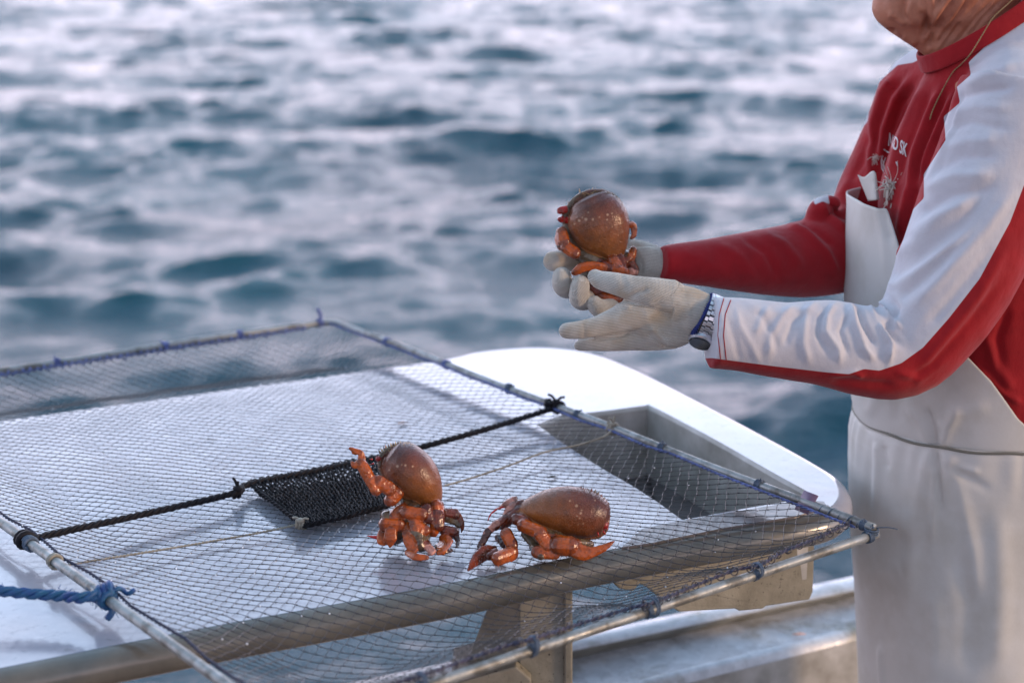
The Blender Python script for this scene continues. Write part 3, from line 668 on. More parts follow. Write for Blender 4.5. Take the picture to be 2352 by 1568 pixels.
    V = np.concatenate([co, np.array(add.v).reshape(-1, 3)]) if add.v else co; n0 = len(co)
    faces = [tuple(p.vertices) for p in me.polygons]+[tuple(i+n0 for i in f) for f in add.f]
    m3 = bpy.data.meshes.new(name); m3.from_pydata(V.tolist(), [], faces); m3.update(); m3.polygons.foreach_set('use_smooth', [True]*len(m3.polygons))
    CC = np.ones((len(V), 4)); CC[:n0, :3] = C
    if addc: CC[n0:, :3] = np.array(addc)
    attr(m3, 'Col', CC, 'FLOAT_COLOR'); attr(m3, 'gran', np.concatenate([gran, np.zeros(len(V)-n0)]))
    bpy.data.meshes.remove(me); m3.transform(Matrix.Translation(-A)); o = link_mesh(name, m3, crab_m.m); o.location = A
    tag(o, label, 'crab', group)
    for (x, y, r, o_) in cheeks:                   # bright red lobes beside the eyes
        cb = MB(); c = mm(x, y, o_); cb.ball(c, r*s_, 12, (1, .8, 1))
        for k in range(16):
            dr = Vector((g.gauss(0, 1), g.gauss(0, .7), g.gauss(0, 1))).normalized(); cb.tube([c+dr*r*s_*.8, c+dr*r*s_*1.35], [r*s_*.16, .0002], 5)
        ch = MB(); m4 = cb.mesh('cheek'); m4.transform(Matrix.Translation(-A)); ck = bpy.data.objects.new('cheek', m4); COL.objects.link(ck); m4.materials.append(red_m.m); ck.parent = o
    return o
red_m = M('crab_red', srgb(140, 14, 14), .3, coat=.5); red_m.bump(red_m.noise(500, 3), .0005)
GRP = 'spanner crabs'
S = lambda x0, y0, x1, y1, w0, w1, o0=0, o1=0: [(x0, y0, o0, w0), (x1, y1, o1, w1)]
FR = -42
# the crab lying on the net, right
segsR = [
 ([(1960, 492, -4, 24), (2030, 520, -4, 40), (2085, 580, -6, 44), (2112, 660, -8, 40), (2112, 730, -12, 34)], FUZ, .8),
 ([(1480, 700, -6, 130), (1620, 830, -10, 190), (1800, 900, -6, 150), (1960, 900, 0, 90)], BEL, 1.3),
 ([(1440, 640, 0, 110), (1370, 700, -4, 95), (1320, 745, -8, 70)], ORD, 1.2),
 (S(1455, 600, 1395, 640, 100, 80, 5, 2), ORD, 1.2), (S(1400, 620, 1350, 690, 95, 70, 2, 0), PNK, 1.2), (S(1345, 590, 1405, 560, 60, 70, 4, 8), PNK, .8), (S(1385, 570, 1425, 535, 40, 20, 6, 8), PNK, .5),
 ([(1350, 600, 4, 26), (1290, 620, 2, 20), (1235, 660, 0, 14), (1210, 715, 0, 5)], RED, .7), ([(1345, 575, 4, 22), (1310, 600, 2, 14), (1280, 630, 0, 5)], PNK, .7),
 (S(1340, 700, 1270, 760, 70, 60, -10, -16), ORD, 1), (S(1275, 735, 1195, 810, 62, 52, -16, -18), PNK, .9), (S(1215, 790, 1150, 915, 60, 46, -18, -20), DRK, .9), (S(1160, 880, 1130, 960, 40, 20, -20, -20), DRK, .9),
 ([(1265, 925, -22, 60), (1190, 955, -24, 118), (1120, 1010, -26, 92), (1058, 1090, -28, 14)], ORD, .35),
 (S(1290, 840, 1330, 900, 60, 50, 4, 6), DRK, 1), (S(1350, 810, 1395, 900, 96, 92, -26, -30), ORG, .9), (S(1400, 880, 1410, 950, 80, 60, -30, -30), ORD, .9), (S(1395, 955, 1280, 1000, 112, 104, -30, -32), ORG, .8), (S(1270, 960, 1215, 985, 80, 60, -30, -30), ORD, .8),
 (S(1425, 700, 1490, 720, 90, 90, -18, -24), ORD, 1), (S(1470, 745, 1610, 800, 100, 104, -32, -40), ORG, .8), (S(1600, 810, 1665, 910, 104, 96, -40, -44), ORG, .8), (S(1580, 950, 1720, 965, 96, 84, -44, -44), ORG, .8), (S(1690, 900, 1720, 950, 50, 40, -40, -42), BEL, .8),
 (S(1735, 905, 1835, 905, 150, 150, -44, -46), ORG, .7), (S(1840, 900, 1860, 960, 80, 70, -44, -44), DRK, .8), ([(1860, 925, -46, 118), (1930, 955, -48, 118), (2010, 945, -48, 74), (2090, 915, -46, 56), (2165, 868, -44, 12)], ORG, .6, False),
 ([(1950, 985, -46, 40), (2030, 965, -46, 30), (2080, 950, -46, 10)], ORD, .6), (S(1560, 900, 1610, 980, 90, 60, -20, -24), BEL, 1), (S(1500, 820, 1560, 900, 80, 60, -16, -24), BEL, 1),
]
spk = []
for k in range(16):
    a = math.radians(-75+k*9.2); spk.append((1950+150*math.cos(a), 660+165*math.sin(a), math.cos(a), math.sin(a), 38, 24, FUZ if k % 3 else ORD, -8))
build_crab('spanner_crab', 'brown and orange crab lying level on the net with a claw stretched to the right', Z1, 2.155, (1440, 655), (2066, 690), 190, .043, 35, segsR,
    [(1830, 563, 4), (1880, 600, 9), (1912, 656, 7), (1919, 634, 4), (1883, 678, 4), (1904, 695, 4), (1930, 735, 4), (1893, 740, 3), (2020, 560, 3)],
    [(2088, 748, 34, -18)], spk+[(2040, 800, .3, 1, 34, 14, RED, -24), (2080, 790, .6, .8, 36, 14, RED, -24)], [(1900, 480, 2090, 600, 150, 18, ORD), (2080, 600, 2110, 700, 80, 16, ORD), (1280, 880, 1120, 950, 40, 16, PNK), (1400, 980, 1270, 1040, 30, 20, ORG), (1600, 1000, 1900, 990, 50, 12, TAN)], GRP, rest=.013)
segsL = [
 ([(392, 300, -14, 30), (398, 240, -10, 40), (440, 195, -8, 44), (510, 168, -6, 42), (580, 170, -4, 30)], FUZ, .8),
 ([(560, 560, 0, 120), (640, 700, -8, 230), (680, 830, -6, 200), (700, 900, 0, 90)], BEL, 1.2),
 ([(640, 640, -10, 170), (500, 800, -8, 190)], BEL, 1.1),
 (S(525, 500, 470, 560, 105, 100, -24, -28), ORG, .9), (S(475, 480, 380, 420, 108, 104, -30, -34), ORG, .8), (S(365, 490, 325, 400, 84, 88, -36, -36), ORG, .8), ([(335, 430, -36, 80), (290, 340, -36, 94), (250, 275, -36, 80)], ORG, .7),
 ([(240, 280, -36, 66), (205, 295, -36, 52), (180, 270, -36, 20)], ORG, .6), ([(255, 250, -34, 64), (250, 205, -34, 46), (215, 190, -34, 44), (168, 168, -34, 26)], ORG, .6), ([(215, 205, -34, 30), (185, 200, -34, 20), (200, 210, -34, 10)], ORG, .6),
 (S(560, 640, 500, 690, 120, 120, -24, -26), ORG, .8), (S(585, 645, 715, 665, 92, 92, -34, -34), ORG, .8), (S(430, 740, 545, 745, 105, 92, -32, -34), ORG, .8), (S(445, 680, 480, 720, 100, 90, -26, -28), BEL, .8),
 ([(410, 800, -30, 70), (420, 860, -32, 110), (450, 880, -32, 40)], ORG, .6), ([(480, 770, -36, 80), (475, 850, -38, 104), (470, 915, -36, 14)], ORG, .5), ([(400, 845, -28, 36), (350, 838, -28, 26), (298, 828, -28, 6)], RED, .6),
 (S(640, 765, 740, 790, 74, 84, -36, -36), ORG, .8), (S(560, 760, 620, 770, 70, 74, -30, -32), ORG, .8), ([(585, 800, -38, 50), (620, 860, -40, 100), (650, 930, -40, 84), (640, 960, -38, 30)], ORG, .5), (S(670, 890, 750, 900, 90, 80, -38, -38), ORD, .8), ([(740, 900, -38, 60), (790, 950, -38, 60), (770, 965, -38, 40)], PNK, .7), ([(600, 950, -34, 50), (660, 985, -34, 56), (750, 992, -34, 40)], ORG, .7),
 (S(745, 620, 760, 700, 90, 90, -26, -28), ORD, .8), (S(820, 600, 830, 680, 100, 104, -16, -20), ORG, .9), (S(825, 670, 830, 750, 108, 100, -22, -26), ORD, .9), (S(820, 740, 800, 805, 96, 70, -26, -26), ORG, .9), (S(850, 590, 862, 640, 60, 60, -6, -10), ORD, 1),
 (S(880, 655, 960, 665, 70, 84, -4, 0), ORD, .8), ([(960, 650, 0, 60), (1000, 700, 2, 50), (1015, 760, 2, 36), (1012, 800, 2, 10)], ORD, .7), ([(900, 700, -4, 60), (960, 720, 0, 50), (990, 760, 0, 30)], BEL, .7),
 (S(885, 790, 960, 800, 90, 80, -14, -14), ORD, .8), ([(950, 790, -14, 60), (980, 860, -16, 44), (975, 915, -16, 20)], DRK, .7), ([(870, 840, -20, 70), (890, 880, -22, 124), (860, 945, -22, 90), (840, 955, -22, 50)], ORG, .5), ([(830, 900, -20, 40), (850, 955, -20, 50), (930, 935, -20, 40)], DRK, .8),
]
spk = [(440, 190, -.1, -1, 56, 14, RED, -4)]
for k in range(15):
    t = k/14; spk.append((400+230*t, 205-60*math.sin(t*2.6), (t-.6), -1, 34, 22, TAN if k % 2 else FUZ, -6))
build_crab('spanner_crab', 'brown and orange crab rearing up beside the black mat with a claw raised', Z1, 2.175, (815, 605), (500, 228), 180, .041, 30, segsL,
    [(527, 302, 8), (587, 296, 7), (642, 303, 5), (465, 331, 4), (560, 290, 3)], [(382, 246, 20, -14)], spk+[(350, 280, -1, .3, 30, 12, RED, -20), (340, 250, -1, -.1, 24, 12, RED, -20), (365, 310, -1, .5, 24, 12, FUZ, -20)],
    [(430, 190, 640, 180, 200, 16, TAN), (350, 300, 420, 200, 70, 14, FUZ), (900, 620, 1010, 720, 60, 18, ORD), (230, 400, 300, 250, 40, 8, ORG), (640, 760, 760, 720, 40, 16, FUZ), (900, 700, 1010, 800, 40, 18, FUZ)], GRP, rest=.013)
segsH = [
 ([(318, 350, 0, 40), (372, 268, -2, 60), (440, 205, -4, 66), (540, 172, -4, 70), (640, 176, -4, 60), (715, 215, -2, 44), (760, 290, 0, 30)], FUZ, .8), ([(430, 215, -2, 30), (455, 190, -4, 44), (470, 172, -4, 20)], TAN, .8),
 ([(420, 640, 10, 120), (560, 690, 5, 170), (700, 760, 5, 160), (820, 690, 5, 120)], BEL, 1.3), ([(330, 380, 8, 60), (370, 560, 8, 80), (520, 700, 8, 110)], FUZ, 1.2),
 (S(300, 480, 320, 560, 92, 100, -10, -14), ORG, .9), ([(295, 470, -12, 60), (268, 540, -12, 50), (290, 610, -12, 40)], PNK, .8), (S(330, 600, 405, 650, 100, 96, -16, -20), ORG, .8), ([(270, 590, -12, 36), (320, 590, -18, 30), (350, 560, -20, 20)], DRK, .8),
 ([(400, 800, -26, 60), (460, 760, -28, 80), (560, 745, -28, 70), (640, 760, -26, 60)], ORG, .8), (S(640, 740, 690, 770, 84, 90, -20, -22), ORD, .9), (S(705, 700, 735, 770, 92, 110, -14, -20), ORG, .9), (S(760, 690, 790, 800, 84, 90, -10, -14), ORD, .9), (S(700, 770, 800, 800, 90, 90, -22, -22), ORG, .9),
 (S(850, 690, 870, 620, 70, 64, -2, 2), ORG, .8), (S(880, 780, 850, 720, 80, 76, 0, 0), ORD, .9), (S(840, 790, 890, 800, 60, 50, -4, -4), PNK, .9), ([(830, 420, 0, 50), (870, 430, 4, 60), (875, 500, 4, 44), (855, 525, 4, 30)], ORG, .8), ([(820, 400, 2, 20), (860, 400, 4, 24), (885, 430, 4, 20)], DRK, .8),
 (S(540, 930, 640, 990, 110, 110, 10, 6), ORD, .9), (S(620, 1010, 740, 1030, 110, 90, 2, 4), ORG, .9), (S(730, 1000, 810, 1020, 90, 60, 6, 6), ORD, .9), ([(560, 700, 20, 200), (680, 820, 20, 240), (720, 940, 20, 180)], BEL, 1.0),
 ([(285, 310, -4, 60), (330, 300, -2, 60), (370, 300, 2, 40)], RED, .8), ([(285, 375, -2, 46), (330, 380, 0, 46), (370, 390, 2, 40)], RED, .8),
]
spk = []
for k in range(22):
    t = k/21; x = 300+440*t; y = 330-150*math.sin(min(t*2.2, 1.57))+max(0, t-.75)*260; spk.append((x, y, t-.5, -1, 44, 26, FUZ if k % 3 else ORD, 0))
build_crab('spanner_crab', 'brown crab held up in the gloved hands, wide end up', Z2, 2.36, (742, 690), (520, 244), 238, .038, -4, segsH,
    [(491, 377, 10), (436, 388, 8), (547, 379, 7), (462, 362, 4), (665, 340, 7), (400, 415, 5), (660, 380, 5), (700, 330, 4), (510, 322, 4), (600, 360, 3)],
    [(665, 190, 30, 4)], spk+[(450, 190, -.2, -1, 60, 26, TAN, 0), (545, 180, 0, -1, 56, 20, TAN, 0), (640, 190, .4, -1, 40, 20, ORD, 0)],
    [(330, 320, 440, 190, 160, 26, FUZ), (440, 190, 720, 200, 320, 24, FUZ), (460, 185, 580, 175, 80, 30, TAN), (720, 200, 830, 420, 130, 16, FUZ), (310, 300, 320, 450, 80, 20, FUZ), (860, 560, 890, 800, 70, 18, FUZ)], GRP)

# ------------------------------------------------------------------ the fisherman
_k = math.cos(PITCH)/(math.cos(PITCH)-(1100-784)/F*math.sin(PITCH)); PC = P(2240, 1100, 2.47*_k)
man = empty('person', (PC.x, PC.y, -.85), 'person in red and white shirt, white apron and knit gloves holding up a crab', 'person')
skin = M('tanned_skin', srgb(176, 112, 82), .5, sss=.08)
_c = skin.coord(); skin.col(skin.mix(skin.rng(skin.noise(22, 6, .65, _c), .3, .7, 0, 1), srgb(194, 128, 100), srgb(158, 96, 74)))
_w = skin.n('ShaderNodeTexVoronoi'); _w.inputs['Scale'].default_value = 700; skin.l(_c, _w.inputs['Vector']); skin.bump(_w.outputs['Distance'], .0004); skin.bump(skin.noise(90, 6, .7, _c), .0012)
def dv(v, d): return d*math.cos(PITCH)/(math.cos(PITCH)-(v-784)/F*math.sin(PITCH))      # depth of an upright line that is d deep at mid-height
def PV(u, v, d): return P(u, v, dv(v, d))
def chain(mb, px, flat=1.0, n=24, hint=None, sub=4, caps='round', vert=True):     # (u, v, depth, radius px)
    if vert: px = [(u, v, dv(v, d), r) for u, v, d, r in px]
    pts = [P(u, v, d) for u, v, d, r in px]; rr = [r*d/F for u, v, d, r in px]
    q = cr_path(pts, sub); r2 = np.interp(np.linspace(0, len(pts)-1, len(q)), range(len(pts)), rr)
    mb.tube(q, [(r, r*flat) for r in r2], n, hint=hint or FW, caps=caps); return q, r2
DT = 2.47                       # depth of the middle of the trunk
# body: one continuous figure, head to feet
b = MB(); px = lambda *a: a
chain(b, [(2222, 140, DT, 58), (2222, 105, DT, 80), (2235, 50, DT, 92), (2250, -60, DT, 104)], 1.0)                       # neck
hc = PV(2205, -165, DT); b.tube([hc-Vector((0, .0, .10)), hc-Vector((0, 0, .05)), hc, hc+Vector((0, 0, .06)), hc+Vector((.005, 0, .105))], [(.070, .060), (.088, .068), (.097, .075), (.090, .072), (.055, .048)], 28, hint=FW, caps='round')
chain(b, [(2150, -60, DT, 92), (2090, -20, DT, 78), (2052, 14, DT, 50)], .95)                         # jaw and chin
chain(b, [(2230, -60, DT-.045, 62), (2150, 0, DT-.04, 52), (2090, 20, DT-.02, 48)], .8); chain(b, [(2230, -60, DT+.045, 62), (2150, 0, DT+.04, 52), (2090, 20, DT+.02, 48)], .8)
chain(b, [(2060, 30, DT, 44), (2105, 52, DT, 50), (2150, 70, DT, 62), (2190, 90, DT, 70)], 1.0)         # soft fold under the chin
chain(b, [(2060, 12, DT-.012, 40), (2050, 20, DT, 44), (2060, 12, DT+.012, 40)], 1)
chain(b, [(2012, -44, DT, 15), (2010, -36, DT, 15)], 2.0); chain(b, [(2014, -64, DT, 14), (2010, -56, DT, 13)], 1.9)       # lips
chain(b, [(2035, -190, DT, 14), (2004, -118, DT, 22), (2010, -104, DT, 20)], .9); chain(b, [(2022, -104, DT-.012, 12), (2026, -104, DT+.012, 12)], 1)   # nose
chain(b, [(2050, -190, DT-.05, 16), (2040, -200, DT, 20), (2050, -190, DT+.05, 16)], 1)                 # brow
chain(b, [(2222, -190, DT-.078, 12), (2238, -165, DT-.083, 22), (2228, -130, DT-.078, 16)], .5); chain(b, [(2222, -190, DT+.078, 12), (2238, -165, DT+.083, 22), (2228, -130, DT+.078, 16)], .5)   # ears
trunk = [(2285, 270, DT, 100), (2280, 400, DT, 160), (2260, 600, DT, 200), (2255, 800, DT, 195), (2255, 1000, DT, 185), (2255, 1180, DT, 170)]
chain(b, trunk, .92); chain(b, [(2290, 270, DT-.12, 62), (2250, 200, DT, 110), (2130, 250, DT+.16, 70)], 1.0)
chain(b, [(2300, 260, 2.35, 58), (2215, 560, 2.27, 68), (2085, 812, 2.22, 62), (1850, 778, 2.20, 55), (1650, 762, 2.222, 30), (1600, 752, 2.226, 27)], 1)
chain(b, [(2110, 230, 2.64, 62), (2030, 420, 2.64, 60), (1965, 575, 2.60, 58), (1760, 600, 2.50, 46), (1560, 604, 2.43, 25), (1510, 606, 2.425, 22)], 1)
def wchain(mb, pts, n=20): mb.tube(cr_path([Vector(p[:3]) for p in pts], 4), list(np.interp(np.linspace(0, len(pts)-1, (len(pts)-1)*4+1), range(len(pts)), [p[3] for p in pts])), n, hint=(0, 1, 0), caps='round')
hx, hy = PC.x+.01, PC.y
for sgn in (-1, 1):
    wchain(b, [(hx, hy+sgn*.055, .02, .095), (hx-.01, hy+sgn*.08, -.15, .085), (hx-.02, hy+sgn*.10, -.40, .068), (hx, hy+sgn*.105, -.60, .056), (hx+.01, hy+sgn*.11, -.78, .045)])
    wchain(b, [(hx+.03, hy+sgn*.11, -.81, .04), (hx-.05, hy+sgn*.12, -.815, .042), (hx-.15, hy+sgn*.13, -.825, .03)])
# palms and fingers under the gloves
def hand(mb, palm, fingers, pf, grow=1.0, ff=1.0):
    for p in palm: chain(mb, [(u, v, d, r*grow) for u, v, d, r in p], pf, 26, vert=False)
    for f in fingers: chain(mb, [(u, v, d, r*grow*(1.07 if grow == 1 else 1)) for u, v, d, r in f], ff, 18, vert=False)
def z2(l): return [Z2(x, y)+(d, r*.28806) for x, y, d, r in l]
DN = 2.215
palmN = [z2([(905, 1090, DN+.005, 190), (1020, 1120, DN, 250), (1160, 1140, DN, 262), (1290, 1150, DN, 215), (1410, 1150, DN, 166)]), z2([(840, 1300, DN+.012, 120), (1000, 1290, DN+.008, 135), (1180, 1270, DN+.01, 140), (1280, 1230, DN+.01, 130)])]
thumbN = z2([(560, 830, DN+.02, 56), (610, 862, DN+.014, 72), (720, 888, DN+.004, 84), (860, 925, DN-.005, 96), (1010, 970, DN-.008, 128), (1160, 1010, DN-.004, 150)])
indexN = z2([(335, 1265, DN+.0, 60), (440, 1258, DN-.002, 68), (560, 1235, DN-.002, 74), (690, 1195, DN, 92), (830, 1150, DN, 120), (960, 1120, DN, 140)])
midN = z2([(435, 1384, DN+.014, 38), (540, 1372, DN+.008, 50), (680, 1358, DN+.006, 66), (840, 1330, DN+.008, 88), (960, 1290, DN+.01, 110)])
ringN = z2([(480, 1345, DN+.045, 56), (600, 1355, DN+.034, 60), (760, 1320, DN+.028, 66), (950, 1270, DN+.024, 80)])
litN = z2([(560, 1290, DN+.065, 48), (680, 1320, DN+.056, 54), (820, 1290, DN+.045, 60), (980, 1240, DN+.034, 76)])
DFR = 2.37
palmF = [z2([(560, 880, DFR+.045, 150), (700, 880, DFR+.045, 190), (850, 800, DFR+.03, 190), (960, 740, DFR+.01, 150), (1080, 730, DFR, 124)])]
fF = [z2([(232, 712, DFR-.002, 76), (300, 706, DFR+.004, 74), (420, 720, DFR+.02, 74), (560, 780, DFR+.04, 80)]),
      z2([(300, 830, DFR-.025, 70), (306, 900, DFR-.022, 78), (360, 930, DFR+.005, 76), (480, 900, DFR+.03, 76), (600, 880, DFR+.04, 80)]),
      z2([(446, 900, DFR-.042, 72), (440, 1000, DFR-.036, 80), (490, 1020, DFR-.005, 76), (580, 960, DFR+.025, 76), (680, 900, DFR+.04, 80)]),
      z2([(560, 1050, DFR-.04, 62), (600, 1085, DFR-.035, 72), (680, 1080, DFR-.01, 72), (720, 1000, DFR+.02, 74), (780, 900, DFR+.035, 80)])]
thF = z2([(830, 560, DFR+.06, 60), (870, 640, DFR+.05, 66), (930, 700, DFR+.03, 90)])
hand(b, palmN, [thumbN, indexN, midN, ringN, litN], .38, .74, .8); hand(b, palmF, fF+[thF], .5, .74)
bme = remesh(b, .0030, 3, .5); 
ridges(bme, [(p_, w_*.8, h_*1.35) for p_, w_, h_ in [([(2010, 40), (2040, 58), (2058, 70)], 8, 1.5), ([(2046, 64), (2052, 80)], 8, -5), ([(2038, 30), (2060, 38), (2084, 58)], 10, 3), ([(2070, 82), (2090, 92), (2108, 100)], 10, 3), ([(2104, 22), (2128, 50), (2140, 96), (2120, 108)], 11, -5), ([(2116, -20), (2128, 20), (2124, 60), (2112, 88)], 8, -3),
    ([(2100, -10), (2088, 30), (2098, 64)], 9, 3), ([(2160, -20), (2142, 40), (2110, 100)], 8, -4), ([(2128, -30), (2150, 20), (2135, 75)], 9, 3.5),
    ([(2200, -20), (2150, 60), (2125, 115)], 7, -3.5), ([(2190, -15), (2140, 50)], 9, 3), ([(2236, -20), (2190, 50), (2140, 118)], 6, -3), ([(2262, -15), (2210, 45), (2160, 115)], 5, -2.5), ([(2288, -10), (2235, 50), (2190, 105)], 5, -2.5), ([(2220, -10), (2165, 70)], 7, 2.5), ([(2250, -5), (2200, 60)], 7, 2.2), ([(2310, -10), (2260, 40), (2220, 90)], 6, -2), ([(2076, 0), (2074, 30), (2084, 50)], 8, -2.5)]], near=2.6)
hbv = bvh_of(bme); eyes = []
for sg in (-1, 1):
    q = hbv.find_nearest(PV(2024, -168, DT+sg*.034)); eyes.append((q[0], q[1]))
bme.transform(Matrix.Translation(-Vector(man.location)))
def put(name, me, mats, parent=man):
    o = bpy.data.objects.new(name, me); COL.objects.link(o)
    for m in mats: me.materials.append(m)
    o.parent = parent; return o
def put_world(name, me, mats, parent=man): me.transform(Matrix.Translation(-Vector(man.location))); return put(name, me, mats, parent)
put('body', bme, [skin.m])
eyem = M('eye_white', srgb(205, 200, 192), .15); irm = M('dark_iris', srgb(30, 20, 16), .1)
for p_, n_ in eyes:
    mb = MB(); mb.ball(p_-n_*.004, .0095, 12, (1, 1, .7)); o = mb.build('eye', eyem.m, man)
    mb = MB(); mb.ball(p_+n_*.003+Vector((0, 0, -.001)), .0042, 8); mb.build('iris', irm.m, None); ir = bpy.data.objects[-1] if False else [x for x in COL.objects if x.name.startswith('iris')][-1]; ir.parent = o; ir.matrix_parent_inverse = Matrix.Translation(-Vector(man.location))
hr = MB(); hr.tube([hc+Vector((.012, 0, -.03)), hc+Vector((.014, 0, .02)), hc+Vector((.012, 0, .07)), hc+Vector((.01, 0, .112))], [(.092, .074), (.100, .081), (.095, .078), (.058, .050)], 30, hint=FW, caps='round')
hm = remesh(hr, .004, 2); dark_hair = M('dark_hair', srgb(34, 30, 30), .6); dark_hair.bump(dark_hair.noise(300, 4, .6, dark_hair.coord((1, 1, .15))), .002); put_world('hair', hm, [dark_hair.m])

# --- shirt
def fabric(name, c1, c2, sheen=.15):
    m = M(name, c1, .82, spec=.25, sheen=sheen); co = m.coord(); m.col(m.mix(m.rng(m.noise(26, 5, .6, co), .3, .7, 0, 1), c1, c2))
    m.bump(m.noise(28, 5, .55, m.coord((1, 1, .7))), .0032); m.bump(m.noise(900, 3, .7, co), .0004); return m
shirt_m = fabric('jersey_cotton', srgb(160, 20, 30), srgb(142, 16, 26))
a_ = shirt_m.attr('seam'); wf = shirt_m.rng(a_, -.6, .6, 0, 1)
old = shirt_m.b.inputs['Base Color'].links[0].from_socket
pipe = shirt_m.rng(shirt_m.math('ABSOLUTE', shirt_m.math('ADD', a_, -6.0)), .8, 1.6, .78, 1)
wcol = shirt_m.mix(shirt_m.rng(shirt_m.noise(18, 5), .3, .7, 0, 1), srgb(206, 205, 212), srgb(194, 192, 200))
st = shirt_m.rng(shirt_m.attr('stitch'), .35, .75, 0, 1)
shirt_m.col(shirt_m.mix(st, shirt_m.mix(wf, old, wcol), srgb(160, 30, 50)))
sh = MB()
Cc = PV(2265, 25, DT); fwd = (PV(2110, 128, DT)-Cc); sdv = Vector((0, 1, 0)); nrm = fwd.cross(sdv).normalized(); nrm = nrm if nrm.z > 0 else -nrm
fl_ = fwd.length; sh.tube([Cc-nrm*.016, Cc-nrm*.035, Cc-nrm*.07, Cc-nrm*.11, Cc-nrm*.16], [(fl_*1.0, .081), (fl_*1.04, .092), (fl_*1.12, .118), (fl_*1.18, .140), (fl_*1.15, .145)], 48, hint=sdv)
chain(sh, [(2250, 150, DT, 96), (2246, 205, DT, 142), (2254, 300, DT, 202), (2262, 420, DT, 240), (2262, 600, DT, 245), (2262, 800, DT, 240), (2262, 960, DT, 228), (2262, 1090, DT, 200)], .92, 40, caps='flat')
chain(sh, [(2335, 225, DT-.14, 112), (2310, 190, DT-.06, 100), (2230, 190, DT+.04, 100), (2130, 206, DT+.15, 98)], 1.0, 30)      # shoulders
nearA = [(2345, 200, 2.33, 140), (2315, 330, 2.31, 150), (2258, 480, 2.285, 150), (2190, 640, 2.255, 138), (2128, 750, 2.235, 118), (2068, 812, 2.225, 103), (1985, 806, 2.22, 104), (1900, 788, 2.215, 100), (1800, 782, 2.21, 88), (1700, 768, 2.205, 84), (1634, 764, 2.20, 82)]
chain(sh, nearA, .92, 36, caps='flat')
farA = [(2116, 208, 2.62, 96), (2072, 320, 2.63, 92), (2020, 450, 2.62, 98), (1985, 545, 2.59, 98), (1925, 578, 2.56, 96), (1840, 596, 2.52, 88), (1740, 602, 2.47, 74), (1620, 604, 2.42, 54), (1520, 604, 2.392, 39)]
chain(sh, farA, 1.0, 30, caps='flat')
chain(sh, [(1905, 470, 2.55, 22), (1878, 478, 2.545, 20), (1872, 520, 2.54, 28)], 1.2)
sme = remesh(sh, .0031, 6, .5)
